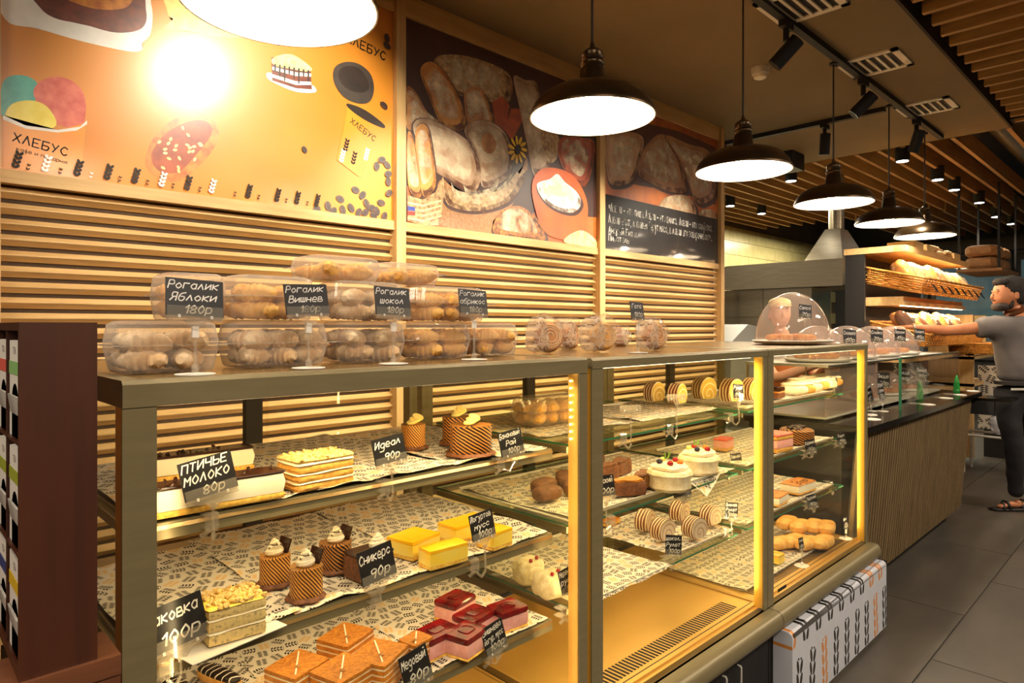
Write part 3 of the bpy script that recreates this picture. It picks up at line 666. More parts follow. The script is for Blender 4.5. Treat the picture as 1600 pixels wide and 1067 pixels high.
MB().lathe([(.02, -.062), (.035, -.055), (.042, -.035), (.046, -.034)], 24).build('sensor', M['white'], t, smooth=True)
MB().lathe([(.046, -.034), (.05, -.02), (.052, 0)], 24).build('base', M['white'], t, smooth=True)
# downlights below the slats
dl0 = None
for i, (px, py, lab) in enumerate([(1410, 252, 'lit'), (1465, 281, ''), (1491, 297, ''), (1530, 317, ''), (1556, 339, ''), (1580, 350, ''), (1141, 322, ''), (1190, 334, ''), (1236, 283, '')]):
    p = at_z(px, py, 2.80)
    t = thing('downlight', '', 'downlight', (p.x, p.y, 2.80), 0, 'black cylinder downlights under the slats')
    MB().lathe([(.055, 0), (.055, .13)], 20).build('housing', M['black'], t, smooth=True); MB().lathe([(.045, -.002), (.045, 0)], 20).build('lens', M['cool_lamp'], t)
    t['label'] = ['lit black cylinder downlight right of the lit track spotlight', 'black cylinder downlight under the slats, nearest of the right-hand row', 'second black cylinder downlight of the right-hand row', 'third black cylinder downlight of the right-hand row, over the farthest pendant', 'fourth black cylinder downlight, before the dark windows', 'last black cylinder downlight, at the right edge of the picture', 'black cylinder downlight just right of the slatted wall end', 'black cylinder downlight above the yellow kitchen tiles', 'black cylinder downlight between the third and fourth pendant'][i]
    if i in (0, 1, 3, 5, 6, 7):
        L = bpy.data.lights.new('down_light', 'SPOT'); L.energy = 30; L.color = (1, .86, .66); L.spot_size = R(110); L.spot_blend = .6; L.shadow_soft_size = .04
        link('down_light', L, t, (0, 0, -.02))
# added fill lamps over the aisle and the far kitchen corner
for i, (x, y) in enumerate([(1.0, -1.2), (3.4, -.6), (6.2, -.8), (8.8, -1.2), (9.5, 2.8)]):
    t = thing('fill_lamp', ('added fill lamp behind the camera', 'added fill lamp over the middle of the aisle', 'added fill lamp over the aisle by the counter', 'added fill lamp at the far end of the aisle', 'added fill lamp over the far kitchen corner')[i], 'fill lamp', (x, y, 2.86), 0, 'added fill lamps')
    MB().lathe([(.09, 0), (.09, .06)], 20).build('housing', M['black'], t)
    MB().lathe([(.08, -.002), (.08, 0)], 20).build('lens', M['fill_lamp_lens'], t)
    L = bpy.data.lights.new('fill_lamp_light', 'SPOT'); L.energy = 45; L.color = (1, .8, .58); L.spot_size = R(150); L.spot_blend = .8; L.shadow_soft_size = .08; link('fill_lamp_light', L, t, (0, 0, -.01))
# ---------------------------------------------------------------- display cases
ZS = [1.088, .872, .652]; ZD = .40; YF = 1.05; YB = 1.80
def case(x0, x1, zt, zh, label, rail, div):
    t = thing('display_case', label, 'display case', (x0, YF, 0), 0, 'refrigerated glass pastry cases'); W = x1 - x0; D = YB - YF
    ol, gd = M['olive'], M['gold']
    MB().prism([(-.002, zh), (.03, zh), (.03, zt), (.004, zt), (-.002, zt - .006)], 0, W).build('header_rail', ol, t)
    BX('header_rail', (0, .028, .0305, D, zh, zt), ol, t); BX('header_rail', (W - .028, W, .0305, D, zh, zt), ol, t); BX('header_rail', (.0285, W - .0285, D - .03, D, zh, zt), ol, t)
    BX('top_panel', (.0285, W - .0285, .0305, D - .0305, zt - .012, zt - .001), M['gold_top'], t)
    for a, b in ((0, .045), (W - .03, W)):
        MB().box(a, b, 0, .005, ZD - .005, zh).build('post', ol, t); MB().box(a, b, .0055, .036, ZD, zh).build('post_lining', M['gold'] if rail else M['lining'], t)
        MB().box(a, b, D - .035, D, ZD - .3, zh).build('post', ol, t)
    for q in div: MB().box(q, q + .045, D - .03, D - .005, ZD, zh).build('door_frame', M['soffit'], t)
    BX('front_glass', (.046, W - .031, .001, .0045, ZD, zh), M['glass'], t)
    for a in (.012, W - .018): BX('side_glass', (a, a + .004, .035, D - .036, ZD, zh), M['glass'], t)
    BX('back_door', (.046, W * .52, D - .022, D - .018, ZD, zh), M['glass'], t); BX('back_door', (W * .5, W - .031, D - .016, D - .012, ZD, zh), M['glass'], t)
    for i, z in enumerate(ZS):
        if rail:
            MB().box(.05, W - .035, .10, D - .06, z - .012, z - .004).build('shelf', M['steel'], t)
            MB().prism([(.084, z - .026), (.099, z - .026), (.099, z), (.088, z)], .05, W - .035).build('shelf_rail', ol, t)
            MB().prism([(.0835, z - .010), (.0865, z - .008), (.0865, z - .004)], .05, W - .035).build('rail_highlight', M['gold_top'], t)  # gold strip added as the thin highlight along the rail
        else:
            s = MB().box(.04, W - .035, .095, D - .06, z - .010, z - .004); s.m = [1, 1, 1, 1, 0, 0]; s.build('shelf', [M['glass_shelf'], M['glass_edge']], t)
        for a in (.04, W - .06): BX('shelf_bracket', (a, a + .01, .12, D - .06, z - .03, z - .0125), M['steel'], t)
        if rail: BX('led_strip', (.06, W - .06, .106, .112, z - .0165, z - .0125), M['led'], t)
        L = bpy.data.lights.new('shelf_light', 'AREA'); L.shape = 'RECTANGLE'; L.size = W - .12; L.size_y = .3; L.energy = LED_W * 1.25; L.color = WARM_L
        link('shelf_light', L, t, (W / 2, .30, z - .022), (R(6), 0, 0))  # broad light added to brighten the paper liners; no such panel modelled
    BX('led_strip', (.06, W - .06, .034, .042, zh - .004, zh - .001), M['led'], t)
    L = bpy.data.lights.new('header_light', 'AREA'); L.shape = 'RECTANGLE'; L.size = W - .12; L.size_y = .012; L.energy = LED_W * 2.4; L.color = WARM_L
    link('header_light', L, t, (W / 2, .040, zh - .006), (R(28), 0, 0))
    a = W - .0315; dm_ = MB().box(-.002, 0, -.002, .002, -.002, .002).mesh('led_chip', M['led'])
    for k in range(9 if rail else 0): link('led_chip', dm_, t, (a - .001, .026, zh - .02 - k * .018))
    for sd, a in ((1, .048), (-1, W - .034)):
        L = bpy.data.lights.new('corner_light', 'AREA'); L.shape = 'RECTANGLE'; L.size = .006; L.size_y = .8; L.energy = LED_W * (.35 if rail else 1.1); L.color = WARM_L
        link('corner_light', L, t, (a + sd * .045, .05, (ZD + zh) / 2), (R(90), 0, R(50 * sd)))
    # deck with air slots
    BX('deck', (.005, W - .005, .02, D - .036, ZD - .02, ZD), gd, t)
    BX('deck_lip', (.005, W - .005, .0345, .05, ZD, ZD + .006), gd, t)
    sm_ = MB().box(0, .0085, 0, .062, 0, .0006).mesh('air_slot', M['slot'])
    for k in range(int((W - .12) / .0165)): link('air_slot', sm_, t, (.06 + k * .0165, .075, ZD + .0001))
    BX('deck_groove', (.01, W - .01, .056, .060, ZD, ZD + .0006), M['slot'], t)
    prof = [(-.002, ZD - .006)] + [(-.028 - .03 * sin(R(a)), ZD - .04 + .036 * cos(R(a))) for a in range(0, 181, 20)] + [(-.002, ZD - .078)]
    MB().prism(prof, 0, W).build('bumper', ol, t, smooth=True)
    MB().prism([(u * 1.0, v) for u, v in prof], W + .0004, W + .0034).build('bumper_cap', M['black'], t)
    BX('base_cabinet', (0, W, -.002, D, .06, ZD - .08), M['black'], t); BX('plinth', (.02, W - .02, .04, D - .03, 0, .06), M['dark'], t)
    return t
WARM_L = (1.0, .72, .36)
c1 = case(.254, 1.283, 1.323, 1.284, 'nearest olive-framed glass pastry case with price card shelves, left of the row', True, [.47])
c2 = case(1.302, 2.293, 1.3195, 1.293, 'middle olive-framed glass pastry case with an empty gold deck', False, [.5])
c3 = case(2.297, 3.34, 1.3195, 1.293, 'farthest olive-framed glass pastry case, next to the slatted counter', False, [.5])
for x in (c1,): BX('case_gasket', (1.0291, 1.0479, .01, .035, .35, 1.28), M['gold'], x)
# small chrome handles on the middle case's black front
for px, py in ((1155, 1045), (1132, 1062)):
    p = at_y(px, py, 1.04)
    t = link('door_handle', MB().tube([(0, 0, 0), (0, -.012, 0), (0, -.014, -.004), (0, -.014, -.06), (0, -.012, -.064), (0, 0, -.064)], .0035, 6).mesh('door_handle', M['steel_white']), c2, (p.x - 1.302, -.003, p.z + .01))
# leaf-print fabric box on the farthest case's front
t = thing('front_cover', 'white cover printed with black and orange leaf sprigs below the farthest case', 'cover', (2.325, .975, 0))
prof = [(.014, .02), (0, .02), (0, .30), (.004, .312), (.014, .318), (.07, .318), (.07, .02)]
MB().prism(prof, 0, 1.03).build('cover_panel', M['wrap'], t); 
for k in range(9): MB().tube([(.01, -.001 - .0 * k, .3 + .002 * k), (1.02, -.001 + .003 * k, .302 + .0022 * k)], .0011, 4).build('pleat', M['inkd'], t)
BX('cover_edge', (1.031, 1.037, 0, .07, .015, .32), M['black'], t)
sg = BX('small_sticker', (2.37, 2.44, 1.046, 1.0475, .43, .442), M['chalk']); tag(sg, 'small dark sticker at the lower left of the farthest case glass', 'sticker')
# ---------------------------------------------------------------- counter with wooden battens
CT = .925
t = thing('counter', 'long service counter with dark stone top and slanted wooden batten front', 'counter', (3.36, 1.05, 0))
BX('worktop', (0, 2.42, 0, .62, CT - .03, CT), M['black_gloss'], t); BX('carcass', (.02, 2.30, .13, .60, .08, CT - .031), M['dark'], t); BX('plinth', (.05, 2.2, .18, .55, 0, .08), M['black'], t)
bt = MB().prism([(.035, CT - .031), (.055, CT - .031), (.124, .10), (.104, .10)], 0, .026).mesh('batten', M['batten'])
for k in range(57): link('batten', bt, t, (.01 + k * .040, 0, 0))
MB().prism([(.056, CT - .031), (.062, CT - .031), (.136, .075), (.129, .075)], .01, 2.28).build('batten_backing', M['dark'], t)
t2 = thing('side_table', 'small dark pull-out ledge at the far end of the counter', 'ledge', (5.785, 1.0, .86)); BX('ledge_top', (0, .27, -.12, .3, 0, .02), M['black_gloss'], t2); BX('bracket', (.0, .05, -.02, .25, -.1, -.001), M['black'], t2)
# ---------------------------------------------------------------- rack on the left
t = thing('pedestal', 'brown wooden pedestal at the lower left corner holding the tea rack', 'pedestal', (-.55, .955, 0)); BX('pedestal_top', (0, .78, 0, .09, .955, .98), M['walnut'], t); BX('pedestal_body', (0, .78, 0.003, .09, 0, .954), M['walnut'], t); BX('pedestal_wing', (0, .64, .0905, .6, .4, .975), M['walnut'], t)
t = thing('tea_rack', 'dark brown wooden rack of white tea bag boxes at the left edge', 'rack', (.125, .962, .98)); wg = M['wenge']
BX('side_panel', (0, .08, 0, .008, 0, .425), wg, t); BX('side_panel', (0, .08, .392, .4, 0, .425), wg, t); BX('back_panel', (.074, .08, .0085, .3915, 0, .425), wg, t); BX('top_panel', (0, .0735, .0085, .3915, .415, .425), wg, t); BX('bottom_panel', (0, .0735, .0085, .3915, 0, .014), wg, t)
for k in (1, 2): BX('shelf', (0, .0735, .0085, .3915, .014 + k * .134 - .004, .014 + k * .134), wg, t)
for k in (1, 2, 3): BX('divider', (0, .0735, .008 + k * .096 - .002, .008 + k * .096, .0141, .4149), wg, t)
bands = [['band_yellow', 'band_olive', 'band_green'], ['band_blue', 'band_olive', 'band_red'], ['band_teal', 'band_red', 'band_blue']]
cols = ['right-hand', 'middle', 'left-hand']; rows = ['bottom', 'middle', 'top']
for j in range(3):
    for i in range(3):
        bx = thing('tea_box', 'white tea bag box with %s band, %s column, %s row of the brown rack' % (bands[j][i].split('_')[1], cols[j], rows[i]), 'tea box', (.128, .962 + .0105 + j * .096, .98 + .0145 + i * .134), 0, 'tea bag boxes in the rack')
        W_, Hh, Dp = .086, .120, .066
        # front board with arched opening
        arch = [(.018 + .025 - .025 * cos(R(a)), .045 + .022 * sin(R(a))) for a in range(0, 181, 20)]
        out = [(0, 0), (.018, 0)] + arch + [(.068, 0), (W_, 0), (W_, Hh), (0, Hh)]
        bm = bmesh.new(); vs = [bm.verts.new((0, a, b)) for a, b in out]; f = bm.faces.new(vs); bmesh.ops.triangulate(bm, faces=[f]); me = bpy.data.meshes.new('front_board'); bm.to_mesh(me); bm.free(); me.materials.append(M['box_white']); link('front_board', me, bx)
        MB().box(.001, Dp, 0, .002, 0, Hh).box(.001, Dp, W_ - .002, W_, 0, Hh).box(Dp - .002, Dp, .0021, W_ - .0021, 0, Hh).box(.001, Dp - .003, .0021, W_ - .0021, Hh - .002, Hh).box(.001, Dp - .003, .0021, W_ - .0021, 0, .002).build('carton', M['box_white'], bx)
        BX('colour_band', (-.0008, -.0002, .0005, W_ - .0005, .078, .094), M[bands[j][i]], bx)
        link('lettering', text_mesh('TEA', .010, M['inkd']), bx, (-.0009, .043, .108), (R(90), 0, -R(90)))
        for k in range(7): BX('tea_bag', (.004 + k * .006, .0065 + k * .006, .006, W_ - .006, .003, .052 - .002 * (k % 3)), M['leaflet'], bx, rot=(0, -R(8), 0))
# ---------------------------------------------------------------- price cards
NT_TAG = 0
def card(t, w_, h, lines, tilt=0, dy=0, lean=R(10)):
    cdr = MB().box(-w_ / 2, w_ / 2, -.0006, .0006, 0, h); e = t
    c = cdr.build('card', M['chalk'], e, (0, dy, 0), (-lean, tilt, 0))
    n = len(lines)
    for i, l in enumerate(lines):
        me = text_mesh(l, h * (.30 if n > 2 else .36), M['ink'], 'CENTER', .28, .006, .018)
        wd = max([v.co.x for v in me.vertices] + [.001]) - min([v.co.x for v in me.vertices] + [0])
        sx_ = min(1.0, w_ * .9 / wd); z = h * (1 - (i + .55) / (n + .1))
        ll = link('lettering', me, c, ((.06 * w_ if i == n - 1 else -.02 * w_), -.0011, z), (R(90), 0, 0)); ll.scale = (sx_, 1, 1)
    return c
def stand_card(pxc, pyb, w_, h, lines, label, z0, pybase, tilt=0, Y=None, grp='chalk price cards on stands', rz=0):
    """card on a post with a flat round foot: pxc, pyb = bottom centre of the card, pybase = foot"""
    p = at_z(pxc, pybase, z0) if Y is None else at_y(pxc, pyb, Y)
    zc = at_y(pxc, pyb, p.y).z
    t = thing('price_card', label, 'price card', (p.x, p.y, z0), rz, grp); L = zc - z0
    MB().lathe([(.030, 0), (.030, .0015), (.006, .003)], 24).build('foot', M['white'], t, smooth=True)
    MB().lathe([(.005, .002), (.006, .014), (.004, .016)], 10).tube([(0, 0, .010), (0, 0, max(.02, L - .022))], .0022, 6).build('stem', M['acrylic'], t)
    MB().box(-.005, .005, -.003, .003, max(.01, L - .034), max(.02, L - .016)).build('joint', M['white'], t)
    c = card(t, w_, h, lines, tilt); c.location.z = L
    holder_at(t, w_, h, L, tilt)
    return t
def holder_at(t, w_, h, z, tilt=0, y=0, lean=R(10)):
    e = MB().box(-w_ * .48, w_ * .48, .0012, .0022, -.004, h * .24).box(-w_ * .48, w_ * .48, -.0024, -.0016, -.004, h * .26).box(-w_ * .48, w_ * .48, -.0022, .0022, -.008, -.0045)
    e.prism([(-w_ * .2, -.008), (w_ * .2, -.008), (.004, -.022), (-.004, -.022)], -.0015, .0015, 'y')
    k = e.build('holder', M['acrylic'], t, (0, y, z), (-lean, tilt, 0))
    for s in (-.28, .28): MB().box(w_ * s - .002, w_ * s + .002, -.0034, -.0025, -.004, .001).build('clip_pin', M['steel_white'], k)
def clip_card(pxc, pyb, w_, h, lines, label, zs, dx=.02, tilt=0, Y=None, blank=False, grp='chalk price cards clipped to case shelves'):
    """card held by a jointed arm clipped on a shelf edge"""
    Y = Y or YF + .066; p = at_y(pxc, pyb, Y)
    t = thing('price_card' if not blank else 'card_holder', label, 'price card' if not blank else 'card holder', (p.x, p.y, zs), R(-24) if pxc > 940 else 0, grp); L = p.z - zs
    ac = M['acrylic']
    MB().box(-.012 + dx, .012 + dx, .004, .03, .001, .004).box(-.012 + dx, .012 + dx, .004, .03, -.018, -.015).prism([(.001 - 0, -.024), (.006, -.024), (.006, .006), (.001, .002)], dx - .010, dx + .010).tube([(dx - .016, .006, -.030), (dx - .004, .0, -.02)], .004, 6).build('clip', ac, t)
    if L > .012:
        MB().tube([(dx, -.002, -.024), (dx * .45, -.004, -.036), (0, -.004, -.024)], .003, 6).tube([(0, -.004, -.022), (0, 0, L - .018)], .0022, 6).build('arm', ac, t)
    else: MB().tube([(dx, -.002, -.020), (dx * .5, -.006, -.026), (0, -.004, L - .018)], .0025, 6).build('arm', ac, t)
    MB().sup((.010, .008, .012), (2, 2, 2), 4, c=(0, -.001, L - .020)).build('joint', ac, t)
    if not blank:
        c = card(t, w_, h, lines, tilt); c.location.z = L
    holder_at(t, w_, h, L, tilt)
    return t
ORD = ['first', 'second', 'third', 'fourth', 'fifth', 'sixth', 'seventh', 'eighth', 'ninth', 'tenth', 'eleventh', 'twelfth', 'thirteenth', 'fourteenth', 'fifteenth', 'sixteenth', 'seventeenth', 'eighteenth']
# ---------------------------------------------------------------- price cards in place
TZ = 1.3235
stand_card(305, 494, .088, .060, ['Рогалик', 'Яблоки', '180р'], 'black price card reading Рогалик Яблоки 180р, on a stand at the left end of the case top', TZ, 582, R(3), 1.105)
stand_card(482, 491, .085, .056, ['Рогалик', 'Вишнев', '180р'], 'black price card reading Рогалик Вишнев 180р, second stand on the case top', TZ, 573, R(-2), 1.125)
stand_card(615, 492, .085, .058, ['Рогалик', 'шокол', '180р'], 'black price card reading Рогалик шокол 180р, before the chocolate roll boxes', TZ, 566, R(2), 1.135)
stand_card(741, 490, .085, .056, ['Рогалик', 'абрикос', '180р'], 'black price card reading Рогалик абрикос 180р, before the apricot roll boxes', TZ, 560, R(2), 1.15)
stand_card(997, 498, .068, .052, ['Гата', '180р'], 'black price card reading Гата 180р, among the bagged buns', 1.320, 548, R(2), 1.17)
z1, z2, z3 = ZS
clip_card(332, 772, .085, .062, ['ПТИЧЬЕ', 'МОЛОКО', '80р'], 'black price card reading Птичье молоко 80р, before the long white cake', z1, .0, R(-9))
clip_card(612, 722, .075, .052, ['Идеал', '90р'], 'grey-lit price card reading Идеал 90р, right of the yellow layer cake', z1, -.012, R(-6))
clip_card(802, 709, .075, .056, ['Банановый', 'Рай', '100р'], 'black price card reading Банановый Рай 100р, beside the banana cakes', z1, -.035, R(-5))
clip_card(282, 1008, .090, .070, ['Маковка', '100р'], 'black price card reading Маковка 100р, left of the poppy cake slice', z2, -.02, R(-9))
clip_card(594, 906, .080, .066, ['Сникерс', '90р'], 'black price card reading Сникерс 90р, before the chocolate collar cakes', z2, -.008, R(-7))
clip_card(757, 840, .070, .058, ['Йогуртов', 'мусс', '100р'], 'black price card reading Йогуртов мусс 100р, before the yellow mousse cakes', z2, -.025, R(-5))
clip_card(656, 1068, .070, .070, ['Медовый', '80р'], 'black price card reading Медовый 80р, right of the honey cakes', z3, -.015, R(-10))
clip_card(777, 1015, .066, .062, ['Вишнево', 'йогур. мусс', '100р'], 'black price card reading Вишнево йогур. мусс 100р, before the cherry mousse cakes', z3, -.02, R(-10))
clip_card(892, 922, .066, .058, ['Меренгов', 'рулет', '80р'], 'black price card reading Меренгов рулет 80р, partly behind the case post', z3 + .03, -.02, R(-7), 1.10)
clip_card(947, 775, .060, .056, ['Русский', '100р'], 'black price card cut by the post, before the brown crumb cakes', z2, .02, R(-3))
clip_card(1067, 775, .066, .052, ['Меланж', '100р'], 'black price card reading Меланж, below the pavlovas', z2, .02, R(-5))
clip_card(1152, 727, .050, .046, ['Павлова', '120р'], 'black price card turned aside, right of the pavlovas', z2, .0, R(-4), 1.22)
clip_card(1052, 866, .060, .058, ['Шокол.', 'Рулет', '100р'], 'black price card reading Шокол. Рулет 100р, before the striped roll slices', z3 + .02, -.02, R(9), 1.13)
clip_card(1143, 808, .056, .052, ['Вишнев', 'Рулет', '100р'], 'black price card reading Вишнев Рулет 100р, right end of the roll slice tray', z3 + .02, -.02, R(9), 1.15)
clip_card(1154, 622, .044, .050, ['Рулет', '80р'], 'small black price card before the yellow roll slices', z1, -.03, R(6))
clip_card(985, 640, .07, .05, None, 'empty clear card holder at the left end of the top glass shelf', z1, -.02, 0, None, True, 'empty clear card holders')
clip_card(1057, 622, .07, .05, None, 'empty clear card holder before the first roll slices', z1, -.02, 0, None, True, 'empty clear card holders')
clip_card(1303, 603, .044, .042, ['Эклер', '70р'], 'small black price card at the right end of the farthest case top tray', z1, -.1, R(9), 1.2)
clip_card(1268, 706, .056, .052, ['Корзинка', '90р'], 'small black price card before the nut-covered chocolate cake', z2, -.03, R(-4))
clip_card(1316, 692, .050, .044, ['Торт', '90р'], 'small dark price card at the right end of the second tray, farthest case', z2, -.03, R(-4))
clip_card(1271, 792, .056, .052, ['Творожный', '90р'], 'small black price card before the orange-topped cheesecake', z3, -.03, R(-8))
clip_card(1300, 765, .044, .044, ['Медовик', '90р'], 'small black price card behind the orange-topped cheesecake', z3, -.02, R(-12), 1.2)
stand_card(1253, 857, .046, .044, ['Слойка', '60р'], 'small black price card on a stand on the farthest case deck', ZD, 893, R(5), 1.13)
stand_card(1322, 822, .044, .044, ['Кекс', '60р'], 'dark price card on a stand at the right end of the farthest case deck', ZD, 852, R(5), 1.13)
stand_card(1361, 627, .09, .10, ['Булочка', 'с маком', '45р'], 'black price card at the near end of the counter, half behind the case', CT, 645, R(-3), 1.25)
stand_card(1379, 624, .10, .098, ['Ватрушка', 'с джемом', '45р'], 'black price card leaning on its stand before the lower dome row', CT, 650, R(3), 1.2)
# ---------------------------------------------------------------- paper liners and trays
def liner(x0, x1, y0, y1, z, label, rz=0, amp=.0025, front=0, grp='leaf-printed paper liners', hang=None):
    nx, ny = 22, 12; vs = []; cx, cy = (x0 + x1) / 2, (y0 + y1) / 2
    for j in range(ny + 1):
        for i in range(nx + 1):
            x = (i / nx - .5) * (x1 - x0); y = (j / ny - .5) * (y1 - y0)
            zz = amp * (1 + noise.noise(Vector((x * 22 + cx * 9, y * 22, z * 9)))) 
            edge = max(abs(i / nx - .5), abs(j / ny - .5)) * 2
            if edge > .9: zz += .010 * max(0, noise.noise(Vector((x * 14 + z * 30, y * 14, cx * 5))) + .15)
            if hang and j == 0: zz -= hang * max(0, 1 - abs(x) / (.1))
            vs.append((x, y, zz))
    fs = [(j * (nx + 1) + i, j * (nx + 1) + i + 1, (j + 1) * (nx + 1) + i + 1, (j + 1) * (nx + 1) + i) for j in range(ny) for i in range(nx)]
    mb = MB().add(vs, fs); o = mb.build('paper_liner', M['paper'], None, (cx, cy, z), (0, 0, rz), smooth='all')
    tag(o, label, 'paper liner', grp); return o
LN = liner
LN(.31, .62, 1.138, 1.70, z1, 'leaf-printed paper under the long white cake, top shelf of the nearest case')
LN(.60, .92, 1.138, 1.70, z1 + .003, 'leaf-printed paper under the yellow layer cake')
LN(.93, 1.235, 1.138, 1.66, z1, 'leaf-printed paper under the banana cakes')
LN(.31, .57, 1.138, 1.66, z2, 'leaf-printed paper under the poppy cake slice')
LN(.555, .90, 1.138, 1.71, z2, 'leaf-printed paper under the chocolate collar cakes')
LN(.89, 1.235, 1.138, 1.71, z2 + .003, 'leaf-printed paper under the yellow mousse cakes', hang=.01)
LN(.31, .60, 1.138, 1.68, z3, 'leaf-printed paper under the eclairs')
LN(.585, .90, 1.138, 1.70, z3, 'leaf-printed paper under the honey cakes')
LN(.89, 1.235, 1.138, 1.70, z3 + .003, 'leaf-printed paper under the cherry mousse cakes')
def tray(x0, x1, y0, y1, z, label, m='white', rz=0):
    W_, D_ = x1 - x0, y1 - y0
    t = thing('tray', label, 'tray', ((x0 + x1) / 2, (y0 + y1) / 2, z), rz, 'white pastry trays')
    MB().box(-W_ / 2, W_ / 2, -D_ / 2, D_ / 2, .001, .004).build('base', M[m], t)
    MB().prism([(-D_ / 2, .0041), (-D_ / 2 - .008, .014), (-D_ / 2 - .011, .014), (-D_ / 2 - .003, .001)], -W_ / 2, W_ / 2).prism([(D_ / 2, .0041), (D_ / 2 + .008, .014), (D_ / 2 + .011, .014), (D_ / 2 + .003, .001)], -W_ / 2, W_ / 2).build('rim', M[m], t)
    return t
tray(1.36, 1.76, 1.13, 1.55, z3 + .0, 'white tray with meringue roll slices at the left of the middle case'); LN(1.35, 1.77, 1.11, 1.56, z3 + .0045, 'leaf-printed paper under the meringue roll slices')
tray(1.88, 2.25, 1.17, 1.52, z3 + .0, 'white tray of striped roll slices in the middle case'); LN(1.86, 2.26, 1.16, 1.53, z3 + .0045, 'leaf-printed paper under the striped chocolate roll slices')
tray(1.35, 2.22, 1.17, 1.62, z2 + .0, 'white tray of crumb cakes and pavlovas in the middle case'); LN(1.36, 1.85, 1.17, 1.63, z2 + .0045, 'leaf-printed paper under the brown crumb cakes'); LN(1.80, 2.23, 1.137, 1.62, z2 + .008, 'leaf-printed paper with a corner hanging down under the pavlovas', R(2), hang=.06)
tray(1.78, 2.24, 1.24, 1.55, z1 + .0, 'white tray of yellow roll slices on the top glass shelf'); LN(1.77, 2.25, 1.22, 1.56, z1 + .0045, 'leaf-printed paper under the yellow roll slices')
LN(1.35, 1.76, 1.25, 1.66, z1, 'leaf-printed paper at the left of the top glass shelf')
for zz, nm in ((z1, 'top'), (z2, 'second'), (z3, 'third'), (ZD, 'bottom')):
    tray(2.36, 3.22, 1.17, 1.55, zz, 'white tray on the %s level of the farthest case' % nm); LN(2.35, 3.23, 1.16, 1.56, zz + .0045, 'leaf-printed paper on the %s level of the farthest case' % nm)
# ---------------------------------------------------------------- cakes
def foot(px, py, z): return at_z(px, py, z)
def layered(label, cat, px, py, z, dim, layers, rz=0, jit=.0012, name='cake_slice', grp=None, wedge=False, e=14, tops=None, n=(8, 6, 2), Y=None):
    """block or wedge cake of stacked layers; layers = [(name, material, height)]"""
    p = foot(px, py, z + .006) if Y is None else Vector(Y)
    t = thing(name, label, cat, (p.x, p.y, z + .006), rz, grp); zz = 0; W_, D_ = dim
    for i, (nm, m_, h) in enumerate(layers):
        f = None
        if wedge: f = lambda v, W_=W_, D_=D_: Vector((v.x, v.y * (.5 + v.x / W_) , v.z))
        o = MB().sup((W_, D_, h), n, e, jit, random.random() * 9, (0, D_ / 2, zz + h / 2), fn=f).build(nm, M[m_], t, smooth=True); zz += h
    t['h'] = zz; return t
def top_bits(t, name, m, z, n, r, ext, flat=.6, shape='sup'):
    mb = MB()
    for k in range(n):
        mb.sup((r * random.uniform(.7, 1.3), r * random.uniform(.7, 1.3), r * flat), (2, 2, 2), 3, r * .1, k, (random.uniform(-ext[0], ext[0]), random.uniform(0, ext[1]), z + random.uniform(0, r * .4)), M=Euler((random.random(), random.random(), random.random() * 6)).to_matrix().to_4x4())
    o = mb.build(name, M[m], t); o['kind'] = 'stuff'; return o
# long white bird's-milk cakes
for i, (px, py, w_, lab) in enumerate([(345, 795, .235, 'front'), (310, 745, .24, 'rear')]):
    t = layered('long white souffle cake with black chocolate top, %s bar' % lab, 'cake', px, py, z1, (w_, .055), [('sponge', 'sponge_y', .010), ('souffle', 'souffle', .034), ('chocolate_glaze', 'choc', .005)], R(-2), .0006, 'souffle_cake', 'white souffle cakes', n=(14, 4, 2))
    top_bits(t, 'chocolate_flakes', 'choc', .049, 22, .008, (w_ * .45, .05), .3)
t = layered('yellow crumb-topped layer cake block on the top shelf', 'cake', 512, 762, z1, (.125, .085), [('sponge', 'sponge', .013), ('cream_layer', 'cream', .004), ('sponge', 'sponge', .012), ('cream_layer', 'cream', .004), ('sponge', 'sponge', .013), ('cream_layer', 'cream', .006), ('crumb_top', 'crumb', .008)], R(3), .0016, 'layer_cake', n=(12, 8, 2))
top_bits(t, 'crumbs', 'crumb', .059, 90, .007, (.055, .08))
